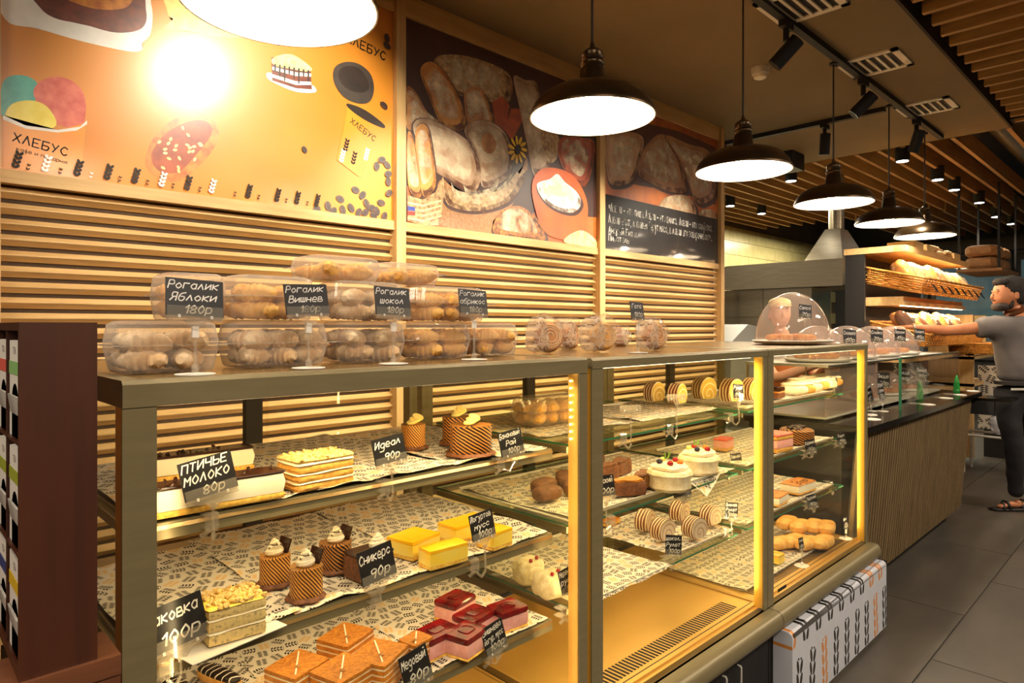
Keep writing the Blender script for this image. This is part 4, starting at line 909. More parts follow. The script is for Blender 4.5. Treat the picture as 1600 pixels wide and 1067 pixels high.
def collar_cake(px, py, z, r, h, label, m='collar', cream=True, banana=False, rz=0, grp='chocolate-collared cakes'):
    p = foot(px, py, z + .006); t = thing('collar_cake', label, 'cake', (p.x, p.y + r * .8, z + .006), rz, grp)
    w_ = lambda a, q: 1 + .05 * sin(3 * a + px)
    MB().lathe([(r * .93, .004), (r, .01), (r * .98, h * .5), (r, h)], 28, m=0, wob=w_).build('collar', M[m], t, smooth=True)
    MB().lathe([(r * 1.1, 0), (r * 1.2, .004), (r * 1.06, .010), (r * .97, .009)], 22, wob=lambda a, q: 1 + .08 * sin(7 * a)).build('paper_cup', M['choc_crumb'], t, smooth=True)
    MB().lathe([(r * .94, h * .8), (r * .92, h - .004), (0, h - .002)], 22, wob=w_).build('filling', M['choc_crumb'], t, smooth=True)
    if cream:
        cr = MB()
        for k, (rr, zz) in enumerate(((.016, 0), (.012, .010), (.007, .018))):
            pts = [((rr) * .7 * cos(q * .7 + k), rr * .7 * sin(q * .7 + k), h + .004 + zz + q * .0006) for q in range(10)]; cr.tube(pts, .0075 - k * .0015, 7)
        cr.sup((.008, .008, .012), (2, 2, 3), 2, c=(0, 0, h + .028))
        c = cr.build('cream_swirl', M['cream'], t, smooth=True)
        MB().tube([(-.014 + .004 * q, .012 * sin(q * 1.7) - .008, h + .017 + .008 * cos((q - 3.5) * .45)) for q in range(8)], .0012, 5).build('chocolate_drizzle', M['choc'], c)
        MB().box(-.002, .002, -.014, .014, 0, .032).build('chocolate_shard', M['choc'], t, (r * .6, .004, h - .002), (R(8), R(14), R(20)))
    if banana:
        for q in range(3): MB().lathe([(.0, 0), (.0135, .001), (.015, .004), (.0135, .007), (0, .008)], 14).build('banana_slice', M['banana'], t, (-.008 + .01 * q, .004 * q - .008, h + .003 + q * .005), (R(12 * q), R(-14 + 10 * q), 0), smooth=True)
    return t
collar_cake(655, 703, z1, .030, .062, 'striped banana cake left of the dark band-wrapped pair, beside the layer cake price card', 'collar', False, True)
collar_cake(727, 696, z1, .040, .072, 'rear dark-striped banana cake under the nearest case top', 'collar_dark', False, True)
collar_cake(752, 714, z1, .050, .072, 'front dark-striped banana cake beside the Банановый Рай card', 'collar_dark', False, True)
collar_cake(437, 918, z2, .030, .060, 'collar cake with cream swirl, leftmost of the chocolate group')
collar_cake(487, 940, z2, .031, .062, 'front collar cake with cream swirl and drizzle, nearest the glass')
collar_cake(535, 895, z2, .034, .060, 'collar cake with cream swirl, behind the front one', 'collar_dark')
t = layered('square chocolate cake with striped front and cream swirl, behind the Сникерс card', 'cake', 592, 905, z2, (.085, .07), [('cake_body', 'choc_crumb', .048), ('chocolate_glaze', 'choc', .006)], R(4), .001, 'chocolate_cake')
MB().box(-.0425, -.020, -.0015, -.0002, .002, .05).build('striped_wafer', M['collar'], t)
cr = MB()
for k, (rr, zz) in enumerate(((.016, 0), (.011, .009), (.006, .016))): cr.tube([(.018 + rr * .7 * cos(q * .7 + k), .03 + rr * .7 * sin(q * .7 + k), .060 + zz + q * .0006) for q in range(10)], .0075 - k * .0015, 7)
cr.build('cream_swirl', M['cream'], t, smooth=True)
for i, (px, py, w_, d_, lab) in enumerate([(668, 868, .098, .085, 'left block in front'), (703, 884, .105, .05, 'tallest block at the front edge'), (742, 842, .13, .07, 'rear block behind the card'), (787, 856, .07, .06, 'right end block')]):
    layered('bright yellow yoghurt mousse cake, ' + lab, 'cake', px, py, z2, (w_, d_), [('sponge', 'sponge_y', .007), ('mousse', 'mousse_y', .027), ('jelly_top', 'jelly_y', .007)], R((12, -4, 3, 5)[i]), .0006, 'mousse_cake', 'yellow yoghurt mousse cakes', e=20, n=(6, 5, 1))
t = layered('tall poppy seed cake slice with crumb top, lower left of the nearest case', 'cake', 373, 1000, z2, (.098, .085), [('sponge', 'poppy', .018), ('cream_layer', 'cream', .004), ('sponge', 'poppy', .017), ('cream_layer', 'cream', .004), ('sponge', 'poppy', .014), ('cream_coat', 'mousse_y', .004)], R(-4), .0012, 'poppy_cake_slice', n=(10, 8, 2))
top_bits(t, 'crumbs', 'crumb', .062, 120, .009, (.045, .078))
MB().box(-.085, .085, -.012, .10, -.004, -.0025).build('cake_board', M['white'], t, None, (0, 0, R(14)))
t = None
for i, (px, py, w_, lab) in enumerate([(490, 1088, .10, 'front left'), (566, 1036, .10, 'rear middle'), (560, 1096, .10, 'front middle'), (622, 1066, .105, 'front right'), (664, 1042, .06, 'rear right, partly behind the card')]):
    h_ = .05; t = thing('honey_cake', 'tall square honey cake with orange crumb top, %s' % lab, 'cake', tuple(foot(px, py, z3 + .006)), R((18, 22, 14, 25, 10)[i]), 'square honey cakes')
    D_ = w_ * .9; z_ = 0
    for k in range(4):
        MB().sup((w_, D_, .0085), (8, 6, 1), 18, .0008, i + k, (0, D_ / 2, z_ + .0043)).build('honey_layer', M['caramel'], t); z_ += .0085
        MB().sup((w_ * .985, D_ * .985, .0035), (8, 6, 1), 18, .0006, i + k, (0, D_ / 2, z_ + .0018)).build('cream_layer', M['cream'], t); z_ += .0035
    MB().sup((w_, D_, .008), (8, 6, 1), 16, .0012, i, (0, D_ / 2, z_ + .004)).build('crumb_top', M['honey_top'], t)
    MB().sup((w_ * 1.15, .0035, .002), (6, 1, 1), 6, c=(0, 0, 0)).build('cream_stripe', M['cream'], t, (0, D_ / 2, z_ + .009), (0, 0, R(42)))
    MB().sup((.012, .009, .005), (4, 3, 2), 2.5, .001, i).build('walnut_piece', M['nut'], t, (-.012, D_ * .35, z_ + .010))
for i, (px, py, w_, lab) in enumerate([(728, 968, .092, 'rear left'), (758, 995, .09, 'middle'), (806, 985, .085, 'rear right'), (697, 1025, .102, 'front left'), (748, 1024, .085, 'front right')]):
    t = layered('pink mousse cake with dark red cherry jelly top, %s' % lab, 'cake', px, py, z3, (w_, .07), [('sponge', 'sponge_y', .006), ('mousse', 'mousse_p', .030), ('jelly_top', 'jelly_r', .014)], R((12, 10, -6, 6, 14)[i]), .0007, 'cherry_mousse_cake', 'pink cherry mousse cakes', e=14)
    MB().sup((.044, .04, .004), (4, 4, 1), 3, .001, i, (0, .034, .0505)).build('cherry_pieces', M['jelly_r'], t, smooth=True)
for i, (px, py, lab) in enumerate([(352, 1062, 'right'), (282, 1080, 'left')]):
    p = foot(px, py, z3 + .02); t = thing('eclair', 'dark eclair with white zigzag icing, %s one at the bottom left' % lab, 'eclair', (p.x, p.y, z3 + .006), R(16), 'iced eclairs')
    MB().sup((.036, .125, .026), (5, 12, 4), 3.4, .0012, i, (0, .02, .013)).build('choux', M['pastry_gold'], t, smooth=True)
    MB().sup((.034, .122, .016), (6, 14, 3), 3.2, .0006, i, (0, .02, .022)).build('icing', M['glaze_zig'], t, smooth=True)
# meringue roll slices
for i, (px, py, lab) in enumerate([(838, 915, 'left'), (872, 938, 'right, with berries')]):
    p = foot(px, py, z3 + .01); t = thing('meringue_roll_slice', 'pale meringue roll slice, ' + lab, 'cake', (p.x, p.y, z3 + .010), R(-6), 'meringue roll slices')
    MB().sup((.085, .075, .068), (10, 9, 8), 4, .006, i * 5, (0, .035, .034), fr=1.6).build('meringue', M['meringue'], t, smooth=True)
    MB().sup((.06, .012, .04), (8, 2, 6), 3, .004, i, (0, -.001, .036)).build('cream_centre', M['cream'], t, smooth=True)
    for q in range(2): MB().lathe([(0, -.006), (.005, -.003), (.006, 0), (.004, .005), (0, .006)], 10).build('berry', M['berry'], t, (-.012 + .03 * q, .01 + .01 * q, .070), smooth=True)
# chocolate crumb cakes, second shelf of middle case
for i, (px, py, lab) in enumerate([(958, 752, 'leftmost'), (985, 742, 'rear one with a flat top'), (990, 778, 'front one at the tray corner'), (1022, 765, 'striped one at the right'), (950, 735, 'rear left')]):
    p = foot(px, py, z2 + .012); t = thing('crumb_cake', 'brown crumb cake wedge in the middle case, ' + lab, 'cake', (p.x, p.y, z2 + .013), R((0, 20, -25, 15, 40)[i]), 'brown crumb cakes'); t.scale = (1.25,) * 3
    f = lambda v: Vector((v.x, v.y * (.62 + v.x * 4.5), v.z * (1 + v.x * 3)))
    MB().sup((.088, .062, .036), (9, 7, 5), 7, .003, i * 3, (0, .03, .018), fn=f).build('cake_body', M['choc_crumb'] if i != 3 else M['collar_dark'], t, smooth=True)
    MB().sup((.084, .058, .006), (9, 7, 1), 6, .004, i, (0, .03, .037), fn=f, fr=2).build('crumb_top', M['honey_top' if i == 2 else 'choc_crumb'], t, smooth=True)
# pavlovas
for i, (px, py, lab) in enumerate([(1066, 768, 'front one'), (1110, 742, 'rear one')]):
    p = foot(px, py, z2 + .012); t = thing('pavlova', 'white pavlova topped with berries, kiwi and mint, ' + lab, 'pavlova', (p.x, p.y + .045, z2 + .013), 0, 'fruit pavlovas'); t.scale = (1.28,) * 3
    MB().lathe([(.045, 0), (.052, .008), (.050, .03), (.056, .04), (.052, .048), (.03, .052), (0, .053)], 30, wob=lambda a, z: 1 + .03 * sin(9 * a)).build('meringue_shell', M['meringue'], t, smooth=True)
    MB().sup((.085, .085, .02), (9, 9, 3), 2.6, .004, i, (0, 0, .055), fr=2).build('whipped_cream', M['cream'], t, smooth=True)
    for q in range(5):
        a = q * 1.256 + i; m_ = ('berry', 'banana', 'blueberry', 'berry', 'orange')[q]
        MB().sup((.015, .015, .013), (4, 4, 4), 2.2, .001, q).build('fruit_piece', M[m_], t, (.026 * cos(a), .026 * sin(a), .068), smooth=True)
    for q in (0, 1): MB().sup((.008, .003, .026), (3, 1, 6), 2).build('mint_leaf', M['leaf_green'], t, (-.012 + .018 * q, .006, .082), (R(10), R(-25 + 50 * q), 0), smooth=True)
def roll_slice(px, py, z, w_, h_, d_, label, glaze, sponge, rz=0, grp=None, p=None, Y=None):
    p = foot(px, py, z) if p is None else p
    t = thing('roll_slice', label, 'cake', (p.x, p.y, z), rz, grp)
    def prof(s, b=0): return [(s * w_ / 2 * cos(R(a)), b + (h_ * .5) + s * h_ * .5 * sin(R(a))) for a in range(-45, 226, 15)]
    MB().prism([(u, v) for u, v in prof(.95)], -d_ / 2 - .0012, d_ / 2 + .0012).build('sponge', M[sponge], t)
    MB().prism(prof(1.0), -d_ / 2, d_ / 2).build('glaze', M[glaze], t, smooth=True)
    return t
for i, (px, py, lab) in enumerate([(1022, 626, 'first from the left'), (1058, 624, 'second from the left, narrow'), (1100, 628, 'third from the left'), (1143, 632, 'fourth, behind the little card'), (1177, 630, 'rightmost, cut by the post')]):
    roll_slice(px, py, z1 + .012, .078, .082, .040, 'yellow sponge roll slice with striped icing, ' + lab, 'glaze_stripe', 'spiral_y', R((-95, -85, -102, -98, -105)[i]), 'yellow roll slices', at_z(px, py, z1 + .012) if i > 1 else at_x(px, py, 2.18)).scale = (1.22 if i > 1 else 1.05,) * 3
for i, (px, py, lab) in enumerate([(1008, 830, 'leftmost behind'), (1035, 845, 'front left'), (1062, 815, 'rear middle'), (1085, 842, 'front right'), (1110, 822, 'rear right')]):
    roll_slice(px, py, z3 + .012, .085, .078, .045, 'pale roll slice with brown and white icing lines, ' + lab, 'glaze_stripe', 'spiral_w', R((-78, -95, -85, -100, -92)[i]), 'pale roll slices')
t = layered('flat orange pastry slice at the left of the roll slice tray', 'cake', 962, 820, z3 + .006, (.09, .06), [('pastry_base', 'pastry_gold', .012), ('jam_top', 'caramel', .005)], R(10), .002, 'pastry_slice')
# ---------------------------------------------------------------- farthest case contents
zt = z1 + .008
t = layered('dark square cakes on a brown paper at the left of the top tray, farthest case', 'cake', 1222, 622, zt, (.07, .06), [('cake_body', 'choc_crumb', .022), ('cream_layer', 'caramel', .006), ('cake_top', 'choc', .018)], 0, .0012, 'chocolate_square')
for i, (px, py) in enumerate([(1240, 616), (1252, 614), (1264, 611), (1276, 608), (1288, 606), (1299, 603), (1246, 606), (1262, 602), (1280, 598)]):
    p = at_z(px, py, zt + .006); t = thing('custard_finger', 'cream-topped custard finger, %s of the heap on the farthest case top tray' % ORD[i], 'pastry', (p.x, p.y, zt + .004), R(20 + 7 * i), 'custard fingers in the farthest case'); t.scale = (1.2,) * 3
    MB().sup((.038, .10, .036), (4, 9, 4), 3, .002, i, (0, 0, .018)).build('choux', M['pastry_gold' if i % 2 else 'cream'], t, smooth=True); MB().sup((.032, .09, .014), (4, 8, 2), 3, .004, i, (0, 0, .037)).build('cream_top', M['cream'], t, smooth=True)
zt = z2 + .008
t = layered('tall pink layered cake with red top, left of the second tray in the farthest case', 'cake', 1228, 706, zt, (.11, .08), [('sponge', 'sponge', .014), ('mousse', 'mousse_p', .028), ('sponge', 'sponge', .012), ('red_top', 'red_top', .008)], R(-6), .001, 'layer_cake'); t.scale = (1.2,) * 3
t = layered('pink cake with strawberry top behind the red-topped cake', 'cake', 1196, 722, zt, (.09, .06), [('sponge', 'sponge', .012), ('mousse', 'mousse_p', .03), ('red_top', 'red_top', .007)], R(8), .001, 'layer_cake', None, Y=(2.56, 1.33, 0))
p = at_z(1263, 692, zt + .01); t = thing('chocolate_cake', 'round chocolate cake covered in nuts, second tray of the farthest case', 'cake', (p.x, p.y + .05, zt + .006), 0); t.scale = (1.25,) * 3
MB().lathe([(.056, 0), (.058, .004), (.057, .045), (.05, .05), (0, .052)], 28).build('cake_body', M['collar_dark'], t, smooth=True); top_bits(t, 'nuts', 'choc', .05, 60, .014, (.04, .04)); t.children[-1].location.y = -.02
zt = z3 + .008
t = layered('cheesecake slice with orange baked top, third tray of the farthest case', 'cake', 1263, 770, zt, (.17, .09), [('crust', 'sponge', .008), ('cheese_layer', 'souffle', .030), ('baked_top', 'caramel', .006)], R(-4), .0012, 'cheesecake_slice'); top_bits(t, 'nuts', 'nut', .045, 14, .010, (.06, .06))
t = layered('cheesecake slice cut by the post, third tray of the farthest case', 'cake', 1226, 788, zt, (.13, .08), [('crust', 'sponge', .008), ('cheese_layer', 'souffle', .026), ('baked_top', 'caramel', .006)], R(6), .0012, 'cheesecake_slice')
zt = ZD + .008
for i, (px, py) in enumerate([(1222, 858), (1240, 850), (1262, 858), (1285, 852), (1230, 836), (1250, 838), (1272, 842), (1292, 840)]):
    p = at_z(px, py, zt + .014 * (i % 2)); t = thing('nut_bar', 'golden pastry bar, %s from left in the %s layer, farthest case deck' % (ORD[i % 4], 'lower' if i < 4 else 'upper'), 'pastry', (p.x, p.y, zt + (.006 if i < 4 else .038)), R(-12 + 4 * i), 'golden pastry bars'); t.scale = (1.15, 1.2, 1.2)
    MB().sup((.135, .06, .040), (9, 5, 4), 3.4, .003, i, (0, 0, .02)).build('bar', M['pastry_gold'], t, smooth=True)
t = layered('bright yellow square cake at the lower left of the farthest case', 'cake', 1222, 880, zt, (.06, .05), [('sponge', 'mousse_y', .03), ('jelly_top', 'jelly_y', .006)], 0, .0008, 'yellow_cake')
# ---------------------------------------------------------------- things seen through the nearest case side: middle case left
def flat_mesh(): pass
p = at_x(935, 760, 1.50)
for i, (x, y) in enumerate([(1.44, 1.33), (1.50, 1.40), (1.56, 1.33), (1.62, 1.42)]):
    t = thing('cocoa_loaf', 'dark brown cocoa-dusted loaf, %s from left, middle case left side' % ORD[i], 'cake', (x, y, z2 + .013), R(15 * i), 'cocoa-dusted loaves'); MB().sup((.10, .06, .042), (9, 6, 5), 3.4, .003, i, (0, 0, .021)).build('loaf', M['choc_crumb'], t, smooth=True)
# ---------------------------------------------------------------- clamshell boxes with crescent rolls
def clam_mesh(L, D, Hb, Ht):
    """clear ribbed clamshell: base tub and domed lid; origin at base centre front"""
    def ring(z, ins, rib, n=44):
        P = []
        a, b = L / 2 - ins, D / 2 - ins; c = .022
        per = []
        for cx, cy, a0 in ((a - c, b - c, 0), (-a + c, b - c, 90), (-a + c, -b + c, 180), (a - c, -b + c, 270)):
            for k in range(5): per.append((cx + c * cos(R(a0 + k * 22.5)), cy + c * sin(R(a0 + k * 22.5))))
        out = []
        tot = 0; seg = []
        for i in range(len(per)):
            p, q = Vector(per[i]), Vector(per[(i + 1) % len(per)]); seg.append((p, q, tot)); tot += (q - p).length
        N_ = 560
        for k in range(N_):
            s = tot * (k + .01) / N_
            for p, q, s0 in seg[::-1]:
                if s >= s0: break
            v = p.lerp(q, (s - s0) / max((q - p).length, 1e-6)); nrm = Vector((q.y - p.y, p.x - q.x)).normalized()
            v = v + nrm * (rib * (1 if (k // 2) % 2 else 0)); out.append((v.x, v.y, z))
        return out
    def skin(levels, m=0, cap=None):
        mb = MB(); vs = []
        for l in levels: vs += ring(*l)
        n = 560; fs = [(i * n + k, i * n + (k + 1) % n, (i + 1) * n + (k + 1) % n, (i + 1) * n + k) for i in range(len(levels) - 1) for k in range(n)]
        if cap == 'b': fs.append(list(range(n))[::-1])
        if cap == 't': fs.append([(len(levels) - 1) * n + k for k in range(n)])
        return mb.add(vs, fs)
    base = skin([(0.001, .012, 0), (.006, .010, .0014), (Hb * .85, .003, .0014), (Hb, .002, 0)], cap='b')
    lid = skin([(Hb + .001, .002, 0), (Hb + .006, .003, .0014), (Hb + Ht * .86, .008, .0014), (Hb + Ht, .018, 0)], cap='t')
    fl_ = MB().box(-L / 2 - .006, L / 2 + .006, -D / 2 - .006, -D / 2 + .003, Hb - .001, Hb + .0005).box(-L / 2 - .006, L / 2 + .006, D / 2 - .003, D / 2 + .006, Hb - .001, Hb + .0005).box(-L / 2 - .008, -L / 2 + .003, -D / 2, D / 2, Hb - .001, Hb + .0005).box(L / 2 - .003, L / 2 + .008, -D / 2, D / 2, Hb - .001, Hb + .0005).box(L / 2 + .008, L / 2 + .02, -D / 2 + .01, -D / 2 + .03, Hb - .001, Hb + .0005)
    return base, lid, fl_
bM, lM, fM = clam_mesh(.190, .125, .046, .040)
bme, lme, fme = bM.mesh('tub', M['plastic']), lM.mesh('lid', M['plastic']), fM.mesh('flange', M['plastic'])
def roll_me(m, seed):
    L = .074; vs = []; prof = []
    mb = MB(); n = 14; K = 19
    for k in range(K):
        t = k / (K - 1) * 2 - 1; r = .0200 * (1 - abs(t) ** 2.4 * .62); x = t * L / 2; bend = .006 * t * t
        for i in range(n):
            a = 2 * PI * i / n; u = noise.noise(Vector((x * 60, a, seed))) * .0016; q = r * (1 + .30 * (((t * 3.2 + a / 6.283) % 1.0) - .5) * (1 - t * t * .3)) + u; vs.append((x, q * cos(a) - bend, q * sin(a) * .9))
    fs = [(k * n + i, k * n + (i + 1) % n, (k + 1) * n + (i + 1) % n, (k + 1) * n + i) for k in range(K - 1) for i in range(n)] + [list(range(n)), [(K - 1) * n + i for i in range(n)][::-1]]
    return mb.add(vs, fs).mesh('crescent_roll', M[m], True)
rolls = {m: [roll_me(m, s) for s in (1, 2, 3)] for m in ('pastry_pale', 'pastry_gold', 'pastry')}
def clam(px0, px1, pyb, z, Y, m, lab, nl=2, D=.125, scale=1.0, tail=None):
    """box whose front spans px0..px1 at depth Y"""
    a = at_y(px0, pyb, Y).x; b = at_y(px1, pyb, Y).x; L = b - a; s = L / .190; sx_, sz = s, scale
    t = thing('clear_pastry_box', lab, 'pastry box', ((a + b) / 2, Y + D / 2, z), 0, 'ribbed clear pastry boxes')
    for nm, me in (('tub', bme), ('lid', lme), ('flange', fme)):
        o = link(nm, me, t); o.scale = (sx_, 1, sz)
    cnt = max(2, int(L / .062))
    for l in range(nl):
        for r_ in range(3):
            for c in range(cnt):
                x = (a + b) / 2 + (c + .5 - cnt / 2) * (L - .03) / cnt + random.uniform(-.004, .004); y = Y + D / 2 + (r_ - 1) * .034
                o = link('crescent_roll', random.choice(rolls[m]), None, (x, y + random.uniform(-.003, .003), z + .020 + l * .030 + random.uniform(0, .003)), (random.uniform(-.4, .4), random.uniform(-.12, .12), random.uniform(-.9, .9)))
                o.scale = (min(1.0, (L - .03) / cnt / .074 * 1.12), 1, 1)
                tag(o, '%s %s roll, %s from left, in box, ' % ('upper' if l else 'lower', ('front', 'middle', 'back')[r_], ORD[c]) + (tail or lab.split(', ')[-1]), 'pastry', 'rolls in the ' + lab[:60])
    return t
TB = 1.3235
clam(184, 350, 578, TB, 1.165, 'pastry_pale', 'clear ribbed box of sugar-dusted rolls, bottom row far left')
clam(372, 520, 573, TB, 1.185, 'pastry_pale', 'clear ribbed box of pale cherry rolls, bottom row second')
clam(533, 640, 567, TB, 1.20, 'pastry_pale', 'clear ribbed box of dusted chocolate rolls, bottom row middle')
clam(648, 742, 563, TB, 1.22, 'pastry_gold', 'clear ribbed box of golden rolls, bottom row fourth')
clam(748, 815, 560, TB, 1.24, 'pastry_gold', 'clear ribbed box of golden rolls, bottom row right end')
TB2 = TB + .0875
clam(262, 360, 500, TB2, 1.24, 'pastry_gold', 'clear ribbed box of yellow rolls, middle row behind the apple card')
clam(372, 500, 500, TB2, 1.20, 'pastry_gold', 'clear ribbed box of golden rolls, middle row behind the cherry card')
clam(530, 640, 500, TB2, 1.22, 'pastry_pale', 'clear ribbed box of pale rolls, middle row behind the chocolate card')
clam(655, 768, 500, TB2, 1.24, 'pastry_gold', 'clear ribbed box of golden rolls, middle row behind the apricot card')
TB3 = TB2 + .0875
clam(488, 600, 440, TB3, 1.26, 'pastry_gold', 'clear ribbed box on top of the stack, left one', 1, .115, .62, 'left one on top of the stack')
clam(605, 690, 440, TB3, 1.28, 'pastry_gold', 'clear ribbed box on top of the stack, right one', 1, .11, .6, 'right one on top of the stack')
clam(330, 352, 470, TB2, 1.40, 'pastry_gold', 'clear ribbed box half hidden at the back of the stack', 1, .10, 1.0, 'half hidden at the stack back')
o = clam(836, 925, 700, z1 + .008, 1.36, 'pastry_gold', 'clear box of golden biscuits on the middle case top shelf', tail='golden biscuits, middle case')
# ---------------------------------------------------------------- bagged gata buns
def bag(px, py, w_, h_, label, seed, rz=0, print_=True):
    p = at_z(px, py, 1.321); t = thing('bagged_bun', label, 'bagged bun', (p.x, p.y, 1.321), rz, 'cellophane-wrapped buns')
    def f(v): k = 1 + .25 * (v.z / h_); return Vector((v.x * (1.05 - .55 * max(0, v.z / h_ * 2) ** 1.5), v.y * k, v.z + .12 * v.x * (1 if seed % 2 else -1)))
    MB().sup((w_, .09, h_), (6, 4, 6), 3.2, .016, seed * 7, (0, .045, h_ / 2 + .004), fr=1.2, fn=f).build('cellophane', M['film'], t)
    MB().sup((w_ * .5, .07, h_ * .95), (8, 5, 9), 5, .006, seed * 3, (-w_ * .24, .042, h_ / 2), fn=lambda v: Vector((v.x * (1 - .8 * max(0, v.z / h_)), v.y, v.z))).build('printed_panel', M['film_print'], t)
    b = MB().lathe([(0, -.02), (.036, -.022), (.043, -.012), (.044, .008), (.036, .02), (0, .023)], 22, wob=lambda a, z: 1 + .04 * sin(4 * a)).build('bun', M['bread' if seed % 3 else 'pastry_gold'], t, (w_ * .14, .045, h_ * .42), (R(78), R(20), R(-14)), smooth=True)
    pts = [(.0058 * q ** .5 * cos(q * .55), .0058 * q ** .5 * sin(q * .55), .0245 - q * .0001) for q in range(1, 40)]
    MB().tube(pts, .0022, 5).build('swirl', M['pastry_pale'], b, smooth=True)
    return t
M['film_print'] = None
def film_print():
    m = sprig_mat('film_print', (.9, .82, .7), 40, .3, plane='xz', black=(.02, .02, .02), p_or=.2); nt = m.node_tree; out = nt.nodes['Material Output']; b = nt.nodes['Principled BSDF']
    tr = nt.nodes.new('ShaderNodeBsdfTransparent'); mx = nt.nodes.new('ShaderNodeMixShader'); mx.inputs[0].default_value = .32
    nt.links.new(tr.outputs[0], mx.inputs[1]); nt.links.new(b.outputs[0], mx.inputs[2]); nt.links.new(mx.outputs[0], out.inputs[0]); return m
M['film_print'] = film_print()
bag(862, 552, .105, .108, 'cellophane-wrapped bun, leftmost on the case tops', 1, R(-18)); bag(905, 545, .09, .105, 'cellophane-wrapped bun in the rear, second from the left', 2, R(10))
bag(950, 550, .12, .112, 'cellophane-wrapped swirl bun in the middle, nearest the camera', 3, R(-12)); bag(1034, 547, .105, .108, 'cellophane-wrapped bun right of the Гата card', 4, R(-10)); bag(985, 540, .085, .075, 'cellophane-wrapped bun lying behind the Гата card', 5, R(30))
# ---------------------------------------------------------------- domes
def dome(x, y, z, r, label, card_lines, cardlab, h=None, contents=0, cw=.055, grp='clear domes over pastry trays', cxy=None):
    h = h or r; t = thing('glass_dome', label, 'food dome', (x, y, z), 0, grp)
    MB().lathe([(r * .7, 0), (r * 1.02, .004), (r * 1.10, .016), (r * 1.09, .018), (r * 1.0, .010), (0, .008)], 48, sy=.72).build('tray', M['white'], t, smooth=True)
    MB().shell([(r, .0185), (r * .998, .03)] + [(r * cos(R(a)), .03 + h * sin(R(a))) for a in range(6, 90, 7)] + [(.004, .03 + h)], 48, sy=.72).build('dome', M['dome'], t, smooth=True)
    MB().shell([(r * 1.012, .0186), (r * 1.012, .024), (r, .026)], 48, sy=.72).build('dome_rim', M['acrylic'], t, smooth=True)
    MB().lathe([(.016, 0), (.012, .006), (.018, .014), (.012, .02), (0, .021)], 14, (0, 0, .031 + h)).build('knob', M['acrylic'], t, smooth=True) if False else None
    for k in range(contents):
        a = k * 2.4; q = .62 * r * (k / contents) ** .5
        b = thing('baked_roll', 'baked brown roll, %s, under the %s' % (ORD[k], label.replace('clear dome on the counter stand, ', 'dome, ').replace('small clear dome in the lower row of the stand, ', 'lower dome, ').replace('big clear dome on the farthest case top', 'big dome')), 'pastry', (x + q * cos(a), y + .7 * q * sin(a), z + .011), a, 'rolls under domes')
        MB().sup((.085, .045, .035), (8, 5, 5), 2.6, .003, k, (0, 0, .017)).build('crust', M['bread'], b, smooth=True)
    if card_lines:
        c = thing('price_card', cardlab, 'price card', (x + .15 * r, y - r * .745, z + .03 + h * .42) if not cxy else (cxy[0], cxy[1], z + .03 + h * .42), R(-38), 'cards under or on the domes')
        card(c, cw, cw * 1.0, card_lines, R(6)); holder_at(c, cw, cw, 0, R(6))
        MB().lathe([(.002, -h * .42 - .012), (.002, -.02)], 6).lathe([(.024, -h * .42 - .014), (.02, -h * .42 - .012)], 14).build('stem', M['acrylic'], c)
    return t
dome(3.03, 1.27, 1.3205, .205, 'big clear dome on the farthest case top', ['Самса', '70р'], 'small black price card before the big dome', .205, 9, .056, cxy=(2.81, 1.125))
DZ = 1.215
# two-level glass stand on the counter carrying the domes
t = thing('glass_stand', 'two-level glass stand with clear guard panes on the counter', 'display stand', (3.40, 1.12, CT))
BX('upper_shelf', (0, 2.15, .13, .56, DZ - CT - .02, DZ - CT - .006), M['steel_white'], t); BX('upper_rail', (0, 2.15, .118, .128, DZ - CT - .016, DZ - CT - .010), M['black'], t)
BX('lower_board', (0, 2.15, .14, .56, .012, .022), M['steel_white'], t); BX('lower_foot', (.02, 2.12, .2, .5, 0, .0115), M['black'], t)
BX('guard_pane', (.78, 2.13, .02, .026, 0, .295), M['glass'], t); BX('guard_pane_end', (.78, .786, .028, .14, 0, .295), M['glass'], t); BX('pane_edge', (.774, .7795, .016, .030, 0, .295), M['glass_edge'], t); BX('pane_edge', (.78, 2.13, .019, .027, .2955, .2985), M['glass_edge'], t)
BX('back_screen', (0, .79, .142, .146, .03, DZ - CT - .0215), M['dome'], t)
for x_ in (0.0, .78, 2.1): BX('post', (x_, x_ + .01, .545, .555, .022, DZ - CT - .0205), M['steel'], t)
for i, (x, l1, n_) in enumerate([(3.72, ['Сосиска', '60р'], 'nearest'), (4.16, ['Слойка', '70р'], 'second'), (4.60, ['Пирожок', '45р'], 'third'), (5.03, ['Плюшка', '45р'], 'farthest')]):
    dome(x, 1.42, DZ - .005, .205, 'clear dome on the counter stand, %s of the upper row' % n_, l1, 'black price card on the %s upper dome' % n_, .165, 7, .075)
for i, (x, n_) in enumerate([(4.42, 'nearest'), (4.86, 'farther'), (5.26, 'farthest')]):
    dome(x, 1.42, CT + .0225, .15, 'small clear dome in the lower row of the stand, %s' % n_, ['Пицца', '80р'], 'black price card before the %s lower dome' % n_, .13, 5, .085)
for i, (px, py) in enumerate([(1437, 612), (1521, 590)]):  # green leaf stickers on the glass, built as upright cones
    p = at_z(px, py + 12, CT) if i == 0 else Vector((5.60, 1.17, CT)); t = thing('green_sticker', 'green %s, built as a cone on the counter' % ('leaf sticker at the glass edge' if i == 0 else 'leaf sticker at the far end of the stand'), 'marker', (p.x, p.y, CT), 0)
    MB().lathe([(.020, 0), (.022, .02), (.016, .08), (.006, .12), (0, .125)], 16).build('body', M['sticker_green'], t, smooth=True)
